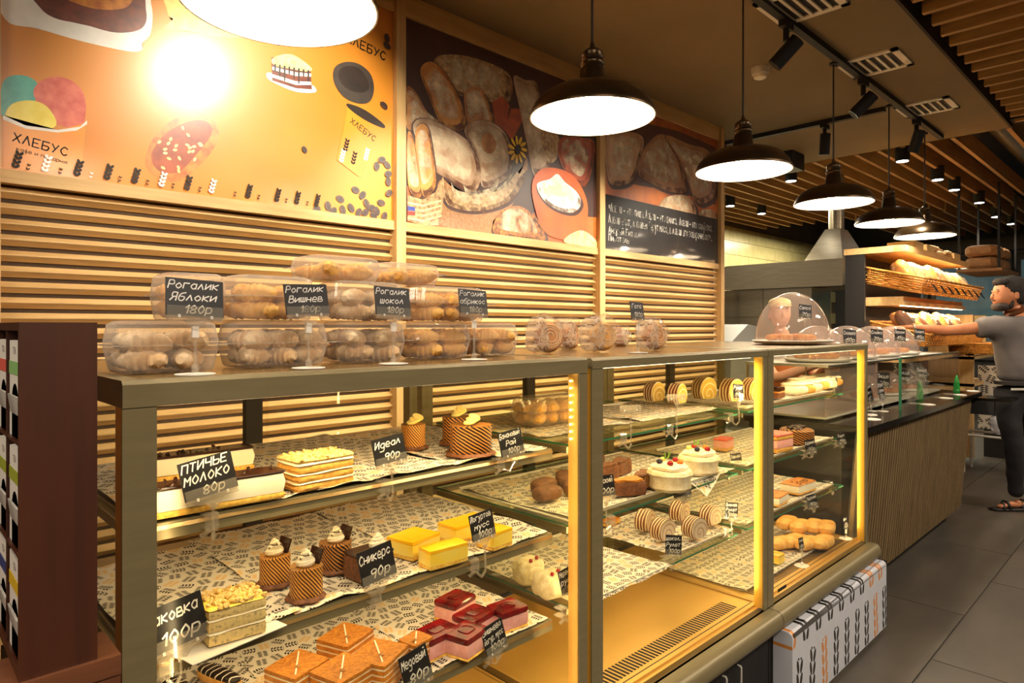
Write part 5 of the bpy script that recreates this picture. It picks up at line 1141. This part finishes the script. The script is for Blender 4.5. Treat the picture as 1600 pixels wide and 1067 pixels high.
for i, (px, py) in enumerate([(1363, 655), (1358, 648), (1450, 632), (1478, 622), (1500, 617), (1520, 611)]):
    p = at_z(px, py, CT); o = MB().lathe([(.04, 0), (.04, .002), (.03, .004), (0, .004)], 20).build('stand_foot', M['white'], None, (p.x, p.y, CT), smooth=True); tag(o, ['white round card stand foot, front of the counter left end', 'white round card stand foot behind the leftmost counter card', 'white round foot before the glass stand, nearest', 'white round foot before the glass stand, second', 'white round foot before the glass stand, third', 'white round foot before the glass stand, farthest'][i], 'card foot', 'white round card feet')
# ---------------------------------------------------------------- bread shelf unit
ux, uy, uL = 5.84, 1.56, 2.13
t = thing('bread_cabinet', 'tall dark bread cabinet with thick oak top board behind the counter', 'cabinet', (ux, uy, 0))
MB().box(0, uL, 0, .46, 1.995, 2.045).build('top_board', M['oak'], t); BX('back_panel', (.03, uL - .02, .42, .45, .05, 1.994), M['soffit'], t); BX('side_panel', (0.0, .03, .30, .45, .05, 1.994), M['dark'], t); BX('side_panel', (.03, .06, .0, .02, 0.0, .5), M['dark'], t)
for z_ in (1.60, 1.14, .78): BX('shelf', (.035, uL - .05, .02, .415, z_ - .03, z_), M['oak'], t)
for k in range(3): BX('shelf_light', (.1 + .7 * k, .7 + .7 * k, .05, .07, 1.565, 1.569), M['led'], t)
BX('base_cabinet', (.06, uL - .05, .04, .41, .05, .60), M['oak_dark'], t)
for z_ in (1.98, 1.55):
    L = bpy.data.lights.new('cabinet_light', 'AREA'); L.shape = 'RECTANGLE'; L.size = 1.9; L.size_y = .03; L.energy = 9; L.color = (1, .74, .42); link('cabinet_light', L, t, (uL / 2, .03, z_), (R(-8), 0, 0))
def basket(x, y, z, L, D, h, tiltx, label):
    t = thing('wicker_basket', label, 'basket', (x, y, z), 0, 'wicker bread baskets', rot=(tiltx, 0, 0)); M_ = M['basket']
    BX('bottom', (0.02, L - .02, .02, D - .02, 0, .006), M_, t)
    def pt(u, k, q):  # perimeter point
        f = k / 7; e = .012 * f; P = [(-e, -e), (L + e, -e), (L + e, D + e), (-e, D + e)]; S_ = [L, D, L, D]; tot = 2 * (L + D); s = u * tot
        for i in range(4):
            if s <= S_[i] or i == 3: a, b = Vector(P[i]), Vector(P[(i + 1) % 4]); v = a.lerp(b, min(1, s / S_[i])); nrm = Vector((b.y - a.y, a.x - b.x)).normalized(); return v + nrm * q
            s -= S_[i]
    for k in range(1, 7):
        n = 130; pts = []
        for j in range(n + 1):
            v = pt(j / n, k, .004 * (1 if (j + k) % 2 else -1)); pts.append((v.x, v.y, h * k / 7))
        MB().tube(pts, .0055, 4, cap=False).build('weave', M_, t)
    st = MB()
    for j in range(64):
        v0, v1 = pt(j / 64, 0, 0), pt(j / 64, 7, 0); st.tube([(v0.x, v0.y, 0), (v1.x, v1.y, h)], .004, 4)
    o = st.build('stakes', M_, t); o['kind'] = 'stuff'
    rim = [pt(j / 60, 8, 0) for j in range(61)]; MB().tube([(v.x, v.y, h + .006 + .003 * (j % 2)) for j, v in enumerate(rim)], .011, 6).build('rim', M_, t, smooth=True)
    return t
basket(5.86, 1.47, 1.655, 2.02, .40, .12, R(14), 'long wicker basket of bread on the upper shelf')
basket(5.86, 1.44, 1.235, 2.02, .40, .10, R(14), 'long wicker basket of bread on the lower shelf, where the man reaches')
BX('basket_rest', (0.05, 2.0, .03, .40, 1.6005, 1.64), M['oak'], t)
random.seed(3)
lk = ['bread', 'bread_dark', 'bread_pale', 'pastry_gold']
for r_, z_, nm, n_ in ((0, 1.76, 'upper', 15), (1, 1.33, 'lower', 18)):
    for k in range(n_):
        x = 5.95 + k * (1.85 / n_); m_ = lk[(k * 3 + r_) % 4] if r_ else ('bread_pale' if k % 3 else 'pastry_gold')
        tl = random.uniform(-.25, .25)
        t = thing('loaf', '%s, %s from the left in the %s wicker basket' % ({'bread': 'brown loaf', 'bread_dark': 'dark loaf', 'bread_pale': 'pale floury loaf', 'pastry_gold': 'golden loaf'}[m_], ORD[k], nm), 'bread', (x, 1.58 + .05 * (k % 2), z_ + (.03 if r_ == 0 else .05)), 0, 'loaves in the %s basket' % nm, rot=(R(-25), tl, R(90) + tl)); t.scale = (1.28, 1.15, 1.15)
        MB().sup((.22, .085, .07), (9, 6, 5), 2.8, .004, k, (0, 0, .03), M=Euler((0, R(-62), 0)).to_matrix().to_4x4()).build('crust', M[m_], t, smooth=True)
        if k % 3 != 1 or r_ == 0: MB().sup((.20, .10, .085), (8, 6, 5), 3.0, .014, k + 20, (.0, 0, .03), fr=1.5, M=Euler((0, R(-62), 0)).to_matrix().to_4x4()).build('bread_bag', M['film'], t)
        if r_ == 1 or k % 3 == 0: BX('bag_label', (-.03, .03, -.048, -.046, .02, .07), M['chalk' if k % 2 else 'box_white'], t)
for k in range(8):
    t = thing('price_card', 'small slanted price card, %s from the left, on the upper bread basket' % ORD[k], 'price card', (6.05 + k * .24, 1.425, 1.735), 0, 'cards along the upper basket'); BX('card', (-.05, .05, -.001, .001, -.075, 0), M['chalk'], t, rot=(R(-30), R(6), 0)); link('lettering', text_mesh('Хлеб', .026, M['ink'], 'CENTER', .15, .012, .03), t, (0, -.022, -.04), (R(60), R(6), 0))
for i, (x, z0, z1_) in enumerate([(6.9, 1.20, 1.42), (7.15, 1.2, 1.44), (7.6, 1.2, 1.46)]):
    t = thing('cutting_board', 'rounded wooden board standing behind the loaves, %s' % ('left', 'middle', 'right')[i], 'board', (x, 1.90, z0), 0, 'rounded wooden boards'); MB().prism([(-.07, 0), (.07, 0), (.07, .16)] + [(.07 * cos(R(a)), .20 + .07 * sin(R(a))) for a in range(20, 161, 20)] + [(-.07, .16)], 0, .014, 'y').build('board', M['oak'], t)
# clutter on top of the cabinet
for k in range(9):
    t = thing('paper_bag_bundle', 'flat paper bundle on the bread cabinet top, %s stack, %s layer' % (ORD[k % 3], ('bottom', 'middle', 'top')[k // 3]), 'paper bundle', (6.75 + .30 * (k % 3) + .02 * (k % 2), 1.60 + .02 * (k % 2), 2.046 + .028 * (k // 3)), R(3 * (k % 3) - 3), 'paper bundles on the cabinet'); MB().sup((.28, .24, .026), (7, 5, 2), 6, .006, k, (.13, .12, .013)).build('bundle', M['brown_paper' if k % 2 else 'pastry_pale'], t)
for i, x in enumerate((6.2, 6.55, 7.5)):
    t = thing('wooden_crate', 'low oak crate corner on the cabinet top, %s' % ('left', 'middle', 'right')[i], 'crate', (x, 1.585, 2.046), 0, 'oak crates on the cabinet'); MB().box(0, .24, 0, .012, 0, .065).box(0, .24, .2, .212, 0, .065).build('long_side', M['oak'], t); MB().box(0, .012, .0125, .1995, 0, .065).box(.228, .24, .0125, .1995, 0, .065).build('short_side', M['oak'], t); BX('bottom', (.0125, .2275, .0125, .1995, 0, .008), M['oak'], t)
# bundles shelf farther back
t = thing('hanging_shelf', 'dark shelf with paper bags hanging from black rods, right of the cabinet top', 'shelf', (8.35, 1.35, 1.98)); BX('board', (0, 1.0, 0, .4, 0, .03), M['oak_dark'], t)
for a, b in ((.02, .02), (.95, .02), (.02, .37), (.95, .37)): BX('rod', (a, a + .03, b, b + .02, .0305, .92), M['black'], t)
for k in range(4): o = thing('paper_sack', 'brown paper sack stacked on the hanging shelf, %s' % ('lower left', 'lower right', 'upper left', 'upper right')[k], 'paper sack', (8.62 + .42 * (k % 2), 1.55, 2.012 + .13 * (k // 2)), 0, 'sacks on the hanging shelf'); MB().sup((.40, .3, .125), (7, 5, 4), 5, .01, k, (0, 0, .0625)).build('sack', M['brown_paper'], o)
# end shelves between the man and the counter
t = thing('wall_shelf', 'warm-lit wooden shelf unit behind the man, left of his chest', 'shelf unit', (8.1, 1.55, 0)); 
for z_ in (.78, 1.06, 1.10): BX('shelf_board', (0, 1.0, 0, .4, z_, z_ + .03), M['oak'], t)
BX('upright', (0, .06, 0, .4, .05, 1.52), M['oak_z'], t); BX('upright', (.6, .66, 0, .4, 1.14, 1.52), M['oak_z'], t)
basket(7.4, 1.30, 1.14, .55, .3, .09, 0, 'small wicker basket beyond the domes, under the man\'s forearm')
# kiosk: leaf sign, yellow bags on a white rack
p = at_d(1542, 690, 7.6)
t = thing('leaf_sign', 'cream panel with black leaf sprigs behind the counter end', 'sign', (8.6, .6, 0)); BX('panel', (0, .03, -.6, 1.0, .30, .98), M['sign_print'], t); BX('foot', (0.005, .025, -.55, .95, 0, .2995), M['dark'], t)
t = thing('low_rack', 'low white metal rack holding yellow bags near the floor', 'rack', (7.55, .80, 0)); 
for a in (.0, .32): MB().tube([(a, -.3, .36), (a, .75, .36)], .012, 8).build('rail', M['steel_white'], t)
for a, b in ((0, -.28), (.32, -.28), (0, .72), (.32, .72)): MB().tube([(a, b, 0), (a, b, .35)], .012, 6).build('leg', M['steel_white'], t)
for k in range(3):
    o = thing('yellow_bag', 'yellow-topped printed bag on the low white rack, %s' % ('nearest the counter', 'middle', 'farthest right')[k], 'bag', (7.70, 1.2 - .30 * k, .373), 0, 'yellow printed bags'); MB().sup((.26, .26, .20), (7, 7, 5), 4, .012, k, (0, 0, .10)).build('printed_body', M['wrap'], o); MB().sup((.27, .27, .15), (8, 8, 5), 3.4, .02, k + 5, (0, 0, .265)).build('yellow_top', M['yellow_bag'], o, smooth=True)
# ---------------------------------------------------------------- kitchen
t = thing('extractor_hood', 'brushed steel extractor hood in the kitchen with tapered chimney', 'extractor hood', (6.62, 2.30, 0)); st = M['steel']
MB().prism([(0, 1.80), (1.30, 1.80), (1.30, 2.03), (1.18, 2.05), (0, 2.05)], 0, 1.1, 'x').build('canopy', st, t); BX('canopy_lip', (-.01, -.001, 0, 1.30, 1.79, 1.805), st, t)
bm = MB(); b0, b1 = (.0, .75, .0, .36), (.16, .36, .08, .22)
bm.add([(b0[0], b0[2], 2.0501), (b0[1], b0[2], 2.0501), (b0[1], b0[3], 2.0501), (b0[0], b0[3], 2.0501), (b1[0], b1[2], 2.36), (b1[1], b1[2], 2.36), (b1[1], b1[3], 2.36), (b1[0], b1[3], 2.36)], [(3, 2, 1, 0), (4, 5, 6, 7), (0, 1, 5, 4), (1, 2, 6, 5), (2, 3, 7, 6), (3, 0, 4, 7)]).build('chimney_base', st, t)
MB().lathe([(.07, 2.36), (.07, 2.9)], 20, (.26, .15, 0)).build('duct', st, t, smooth=True)
t = thing('steel_cabinet', 'brushed steel kitchen wall cabinet and splashback under the hood', 'steel cabinet', (6.7, 2.62, 0))
for k in range(2): BX('door_panel', (0, .02, .0 + .5 * k, .495 + .5 * k, 1.50, 1.79), st, t)
BX('splashback', (0.0, .02, -.0, 1.2, 1.0, 1.495), st, t); BX('carcass', (.021, .5, 0, 1.2, .1, 1.79), M['steel'], t)
t = thing('dark_shelf_rack', 'dark metal rack of trays at the edge of the slatted wall', 'rack', (6.0, 3.47, 0))
for k in range(9): BX('rack_shelf', (0, .5, 0, .35, .9 + .1 * k, .912 + .1 * k), M['steel'], t)
for a, b in ((0, 0), (.48, 0), (0, .33), (.48, .33)): BX('upright', (a, a + .02, b, b + .02, 0, 1.78), M['black'], t)
struct(BX('column_kitchen', (7.55, 7.85, 4.2, 4.5, 0, 2.9), M['plaster']))
M['machine'] = mat('machine_enamel', '#8f8c84', .45)
# white machine at the kitchen edge
p = at_d(1150, 540, 5.4)
t = thing('dough_machine', 'white enamel kitchen machine with slanted top beside the slatted wall', 'kitchen machine', (5.50, 2.86, 0))
MB().prism([(0, .85), (.52, .85), (.52, 1.40), (.34, 1.42), (.02, 1.26)], 0, .52, 'y').build('housing', M['machine'], t)
MB().prism([(-.012, 1.10), (-.002, 1.10), (-.002, 1.26), (-.012, 1.25)], .02, .50, 'y').build('front_panel', M['white'], t); BX('switch', (-.02, -.0125, .1, .115, 1.16, 1.19), M['slot'], t)
BX('table_top', (-.05, .6, -.05, .58, .81, .849), M['steel'], t)
for a, b in ((0, 0), (.5, 0), (0, .5), (.5, .5)): BX('leg', (a, a + .04, b, b + .04, 0, .809), M['steel'], t)
# back counter shelf seen under the hood, end windows
t = thing('work_table', 'steel work table at the kitchen back wall', 'table', (8.2, 3.9, 0)); BX('table_top', (0, 3, 0, .7, .86, .9), st, t); BX('back_shelf', (0, 3, .5, .7, 1.25, 1.28), st, t)
for a in (0, 2.9): BX('leg', (a, a + .06, .02, .66, 0, .859), st, t)
for k in range(5): o = thing('metal_pot', 'metal pot, %s from the left, on the kitchen work table' % ORD[k], 'pot', (8.5 + .45 * k, 4.2, .901), 0, 'pots on the work table'); MB().lathe([(.10, 0), (.11, .01), (.11, .14), (.12, .145)], 20).build('pot_body', st, o, smooth=True)
# far end: dark windows toward the mall
def glow(name, c, es): return mat(name, c, .5, emit=c, es=es)
M['mall'] = mat('mall_light', '#46626e', .6, c2='#1a2a33', ns=2.2, emit='#5f8496', es=.09); M['mall_g'] = glow('mall_green', '#2fae8a', 1.0)
we = struct(BX('wall_end', (13.0, 13.05, -4, 5, 0, 3.35), M['dark']))
for k in range(6): 
    y = -2.6 + k * 1.15
    wdw = struct(BX('window_%d' % (k + 1), (12.94, 12.96, y, y + 1.05, .9, 2.55), M['glass']))
    BX('lit_shopfront', (.0, .01, .05, 1.0, .05, 1.55), M['mall'], wdw, loc=(12.97, y, .9))
    MB().box(0, .04, -.04, .0, 0, 1.7).box(0, .04, 0, 1.05, -.04, 0).box(0, .04, 0, 1.05, 1.65, 1.7).build('window_frame', M['black'], wdw, (12.9, y, .9))
BX('green_sign', (12.90, 12.91, .1, .9, 1.40, 1.47), M['mall_g'], we)
struct(BX('trim_12', (12.7, 12.9, -4, 5, 2.6, 2.8), M['soffit']))
# ceiling services: spiral duct
o = tag(MB().lathe([(.12 + .008 * (k % 2), k * .05) for k in range(90)], 24).build('air_duct', M['steel'], None, (6.2, 1.14, 3.2), (0, R(90), 0), smooth=True), 'ribbed metal air duct above the slats', 'air duct')
o = thing('air_grille', 'dark rectangular air grille between the far slats at the right edge', 'air grille', (8.9, .95, 2.86)); 
BX('frame', (0, .7, -.25, 0, 0, .02), M['black'], o)
for k in range(6): BX('louver', (.03, .67, -.235 + .035 * k, -.225 + .035 * k, -.008, -.0005), M['steel'], o)
o = tag(BX('ceiling_speaker', (5.6, 5.85, 2.35, 2.6, 2.76, 2.9), M['black']), 'black box hanging below the painted ceiling behind the third pendant', 'speaker')
# ---------------------------------------------------------------- people
def skin(name, verts, edges, m, parent, sub=2):
    """verts: [(x,y,z,rx[,ry])]"""
    me = bpy.data.meshes.new(name); me.from_pydata([v[:3] for v in verts], edges, []); me.materials.append(M[m])
    o = link(name, me, parent); sk = o.modifiers.new('skin', 'SKIN'); sk.use_smooth_shade = True
    if not me.skin_vertices: 
        me.skin_vertices.new() if hasattr(me.skin_vertices, 'new') else None
    if not me.skin_vertices:
        bpy.context.view_layer.objects.active = o; bpy.ops.object.modifier_remove(modifier='skin') if False else None
        bm = bmesh.new(); bm.from_mesh(me); bm.verts.layers.skin.verify(); bm.to_mesh(me); bm.free()
    for i, v in enumerate(verts):
        s = me.skin_vertices[0].data[i]; s.radius = (v[3], v[4] if len(v) > 4 else v[3]); s.use_root = (i == 0)
    su = o.modifiers.new('subsurf', 'SUBSURF'); su.levels = sub; su.render_levels = sub
    return o
def chain(vs, base=0): return [(base + i, base + i + 1) for i in range(len(vs) - 1)]
# man at the bread shelf: local x = right in the picture, y = away, z up
mp = at_z(1594, 797, 0.0)
man = thing('person', 'man in grey T-shirt and black jeans reaching left into the bread basket', 'person', tuple(mp), YAW - R(90))
V = [(.02, .02, 1.0, .10, .08), (.02, .02, 1.15, .10, .08), (.0, .03, 1.30, .12, .08), (-.01, .03, 1.41, .08, .06), (-.02, .02, 1.49, .058, .058), (-.06, .01, 1.555, .06, .06), (-.075, .0, 1.60, .07, .07),   # torso, neck, head base
     (-.17, .03, 1.405, .055), (-.24, .035, 1.395, .053), (-.36, .06, 1.38, .050), (-.50, .09, 1.365, .043), (-.60, .13, 1.38, .038), (-.72, .18, 1.392, .027, .024), (-.77, .20, 1.396, .030, .018),        # left arm
     (.18, .03, 1.40, .05), (.24, .0, 1.30, .046), (.27, -.04, 1.13, .042), (.24, .06, .98, .034), (.22, .14, .92, .026)]
E = [(0, 1), (1, 2), (2, 3), (3, 4), (4, 5), (5, 6), (3, 7), (7, 8), (8, 9), (9, 10), (10, 11), (11, 12), (12, 13), (3, 14), (14, 15), (15, 16), (16, 17), (17, 18)]
# head: sculpted block facing -x
HC = Vector((-.085, .0, 1.640))
skin('body', V, E, 'skin', man)
def head_fn(v):
    x, y, z = v
    if x < 0: x *= 1 + .10 * (1 - abs(z) / .12)
    if z < -.02: y *= 1 + .9 * (z + .02) * 3; x = x * (1 + (z + .02) * .8) - (0.012 if x < 0 else -.004) * 1
    return Vector((x, y, z))
def head(parent, c, m, rot=0):
    h = link('head', None, None); bpy.data.objects.remove(h)
    mb = MB().sup((.195, .152, .245), (12, 10, 12), 2.5, 0, c=(0, 0, 0), fn=head_fn)
    mb.sup((.034, .026, .05), (4, 4, 5), 2.2, c=(-.112, 0, -.012), fn=lambda v: Vector((v.x * (1 - v.z * 12), v.y * (1 - v.z * 10), v.z)))
    mb.sup((.02, .10, .02), (3, 6, 3), 2.4, c=(-.095, 0, .028)); mb.sup((.018, .05, .010), (3, 5, 3), 2.2, c=(-.101, 0, -.056)); mb.sup((.018, .044, .010), (3, 5, 3), 2.2, c=(-.098, 0, -.066))
    o = mb.build('head', M[m], parent, c, (0, 0, rot), smooth='all')
    for s in (-1, 1):
        MB().sup((.034, .014, .06), (4, 2, 5), 2.2, c=(.012, s * .078, -.008)).build('ear', M[m], o, smooth='all')
        MB().lathe([(0, -.011), (.008, -.008), (.011, 0), (.008, .008), (0, .011)], 12).build('eye', M['box_white'], o, (-.088, s * .033, .012), smooth='all')
        MB().lathe([(0, -.0052), (.004, -.004), (.005, 0), (.004, .004), (0, .0052)], 10).build('iris', M['hair'], o, (-.0965, s * .034, .012), smooth='all')
        MB().sup((.008, .034, .007), (2, 5, 2), 2.2, .001, 1, (-.0985, s * .033, .038)).build('eyebrow', M['hair'], o, smooth='all')
    return o
hd = head(man, HC, 'skin', R(-8))
def clipz(v): return v
hr = MB().sup((.215, .170, .20), (16, 12, 12), 2.15, .006, 3, (.022, 0, .048), fr=1.6).sup((.10, .14, .07), (10, 10, 6), 2.2, .008, 4, (-.052, 0, .098), fr=2).sup((.12, .158, .16), (8, 10, 8), 2.6, .005, 5, (.045, 0, -.005), fr=1.6)
hr.build('hair', M['hair'], hd, smooth='all')
MB().sup((.10, .136, .075), (8, 9, 6), 2.4, .004, 8, (-.060, 0, -.088), fr=2.0).sup((.04, .146, .10), (5, 9, 6), 2.6, .003, 9, (-.012, 0, -.062), fr=2).sup((.016, .056, .010), (3, 6, 2), 2.4, .001, 2, (-.106, 0, -.043)).build('beard', M['beard'], hd, smooth='all')
def hand(parent, root, dirv, palmn, m, curl=.5, s=1.0, name='hand'):
    """palm block with four unequal curled fingers and a side thumb"""
    d = Vector(dirv).normalized(); n = Vector(palmn).normalized(); w_ = n.cross(d).normalized(); root = Vector(root)
    V = []; E = []
    def add(p, r, par=None):
        V.append((*p, r * s)); 
        if par is not None: E.append((par, len(V) - 1))
        return len(V) - 1
    wr = add(root, .024)
    for k, (off, L) in enumerate(((-.030, .066), (-.010, .076), (.010, .072), (.030, .056))):
        kp = root + d * .085 * s + w_ * off * s; m0 = add(root + d * .04 * s + w_ * off * .8 * s, .0135, wr); m1 = add(kp, .0115, m0); p = kp; par = m1; dd = d.copy()
        for j, f in enumerate((.45, .32, .26)):
            q = curl * (j + .6); dd = (d * cos(q) + n * sin(q)).normalized(); p = p + dd * L * f * s; par = add(p, (.0098, .0088, .0072)[j], par)
    a = add(root + d * .025 * s - w_ * .034 * s, .0125, wr); b = add(root + d * .058 * s - w_ * .056 * s + n * .012 * s, .0112, a); c = add(root + d * .088 * s - w_ * .058 * s + n * .028 * s, .0092, b)
    return skin(name, V, E, m, parent, 2)
hand(man, (-.76, .195, 1.394), (-1, .25, -.10), (.0, .1, -1), 'skin', .45)
hand(man, (.222, .135, .925), (-.1, .6, -.8), (-1, 0, 0), 'skin', .6, name='right_hand')
# T-shirt
T = [(.02, .02, .965, .185, .135), (.02, .02, 1.06, .175, .130), (.01, .025, 1.18, .182, .138), (.0, .03, 1.31, .192, .142), (-.01, .03, 1.415, .150, .112), (-.018, .025, 1.462, .082, .078),
     (-.165, .03, 1.405, .095), (-.245, .037, 1.393, .088), (-.315, .05, 1.380, .082), (.17, .03, 1.40, .092), (.235, .01, 1.31, .080), (.255, -.01, 1.23, .074)]
o = skin('t_shirt', T, [(0, 1), (1, 2), (2, 3), (3, 4), (4, 5), (4, 6), (6, 7), (7, 8), (4, 9), (9, 10), (10, 11)], 'shirt_grey', man)
tx = bpy.data.textures.new('folds', 'CLOUDS'); tx.noise_scale = .09; dm = o.modifiers.new('folds', 'DISPLACE'); dm.texture = tx; dm.strength = .034; dm.mid_level = .5
J = [(.02, .02, .985, .168, .128), (.02, .02, .90, .165, .132), (-.07, .02, .84, .098, .104), (-.085, .0, .68, .086, .09), (-.07, -.03, .50, .066, .07), (-.045, -.01, .36, .064, .066), (-.02, .02, .18, .052, .056), (-.005, .03, .09, .055, .06),
     (.11, .03, .84, .098, .104), (.12, .02, .68, .086, .09), (.13, .0, .50, .068, .07), (.14, .02, .34, .064, .066), (.15, .05, .18, .052, .056), (.155, .06, .09, .055, .06)]
o = skin('jeans', J, [(0, 1), (1, 2), (2, 3), (3, 4), (4, 5), (5, 6), (6, 7), (1, 8), (8, 9), (9, 10), (10, 11), (11, 12), (12, 13)], 'jeans', man)
dm = o.modifiers.new('folds', 'DISPLACE'); dm.texture = tx; dm.strength = .024; dm.mid_level = .5
for s, (x, y) in enumerate(((-.03, .02), (.13, .05))):
    f = skin('foot', [(x + .02, y, .075, .034), (x + .035, y, .035, .034), (x - .05, y - .01, .042, .034, .024), (x - .115, y - .02, .030, .036, .017), (x - .145, y - .025, .026, .028, .012)], [(0, 1), (1, 2), (2, 3), (3, 4)], 'skin', man)
    sd = MB().sup((.29, .105, .020), (12, 6, 2), 3, 0, c=(x - .055, y - .015, .010), M=None).build('sandal', M['sandal'], man, smooth='all')
    MB().tube([(x - .07, y - .062, .018), (x - .075, y - .03, .070), (x - .08, y + .005, .066), (x - .075, y + .036, .018)], .011, 6).tube([(x - .12, y - .064, .018), (x - .10, y - .02, .058), (x - .05, y + .036, .02)], .010, 6).build('strap', M['sandal'], sd, smooth='all')
w1 = MB().lathe([(.0285, -.008), (.031, -.006), (.031, .006), (.0285, .008)], 20).build('watch_strap', M['steel'], man, (-.705, .172, 1.390), (0, R(90), R(-20)), smooth=True); MB().lathe([(0, -.003), (.018, -.003), (.019, .004), (0, .005)], 18).build('watch_face', M['gold'], w1, (-.028, 0, 0), (0, R(-90), 0))
MB().box(-.15, -.02, -.116, -.106, .925, .94).build('phone', M['steel_white'], man)
MB().lathe([(.180, 0), (.184, .003), (.184, .030), (.180, .033)], 32, sy=.76).build('belt', M['sandal'], man, (.02, .02, .955), smooth=True)
# baker behind the farthest case
bp = at_y(1222, 520, 2.12); wom = thing('person', 'baker in cream cap and orange apron standing behind the glass dome', 'person', (bp.x, bp.y, 0), YAW - R(90) + R(20))
V = [(0, 0, .92, .11, .10), (0, 0, 1.05, .11, .10), (.0, 0, 1.18, .13, .10), (0, 0, 1.27, .10, .08), (0, 0, 1.34, .05, .05), (-.02, 0, 1.41, .055, .055), (-.15, 0, 1.25, .052), (-.20, -.06, 1.12, .044), (-.20, -.16, 1.03, .042), (-.10, -.30, 1.10, .033), (-.02, -.38, 1.14, .026), (.15, 0, 1.25, .052), (.21, -.05, 1.12, .044), (.19, -.15, 1.02, .040), (.10, -.28, 1.08, .032), (.05, -.35, 1.12, .026)]
skin('body', V, [(0, 1), (1, 2), (2, 3), (3, 4), (4, 5), (3, 6), (6, 7), (7, 8), (8, 9), (9, 10), (3, 11), (11, 12), (12, 13), (13, 14), (14, 15)], 'skin_pale', wom)
hand(wom, (-.02, -.38, 1.14), (.3, -1, .1), (0, 0, -1), 'skin_pale', .5, .9); hand(wom, (.05, -.35, 1.12), (-.2, -1, .1), (0, 0, -1), 'skin_pale', .5, .9, name='right_hand')
skin('blouse', [(0, 0, .90, .16, .13), (0, 0, 1.05, .145, .125), (0, 0, 1.18, .155, .125), (0, 0, 1.275, .12, .09), (-.15, 0, 1.245, .072), (-.195, -.05, 1.14, .066), (.15, 0, 1.245, .072), (.205, -.04, 1.14, .066)], [(0, 1), (1, 2), (2, 3), (3, 4), (4, 5), (3, 6), (6, 7)], 'blouse', wom)
skin('trousers', [(0, 0, .92, .15, .12), (0, 0, .84, .15, .12), (-.08, 0, .76, .09), (-.09, 0, .45, .07), (-.09, .01, .10, .06), (.08, 0, .76, .09), (.09, 0, .45, .07), (.09, .01, .10, .06)], [(0, 1), (1, 2), (2, 3), (3, 4), (1, 5), (5, 6), (6, 7)], 'jeans', wom)
for s in (-1, 1): MB().sup((.09, .24, .08), (5, 8, 4), 3, c=(s * .09, -.05, .04)).build('shoe', M['black'], wom, smooth='all')
MB().shell([(.165, .42), (.155, .8), (.150, 1.0), (.160, 1.15)], 24, sy=.84).build('apron', M['apron_orange'], wom, smooth='all')
wh = head(wom, Vector((-.02, 0, 1.50)), 'skin_pale', R(60)); wh.scale = (.92, .92, .92)
MB().sup((.20, .168, .10), (12, 10, 6), 2.4, .003, 3, (.012, 0, .075), fr=1).sup((.09, .14, .012), (6, 8, 2), 2.6, 0, c=(-.11, 0, .055)).build('cap', M['cap_cream'], wh, smooth='all')
MB().sup((.14, .166, .15), (8, 10, 8), 2.5, .005, 5, (.035, 0, -.01), fr=1.6).build('hair', M['hair_red'], wh, smooth='all')
# ---------------------------------------------------------------- things behind the middle case
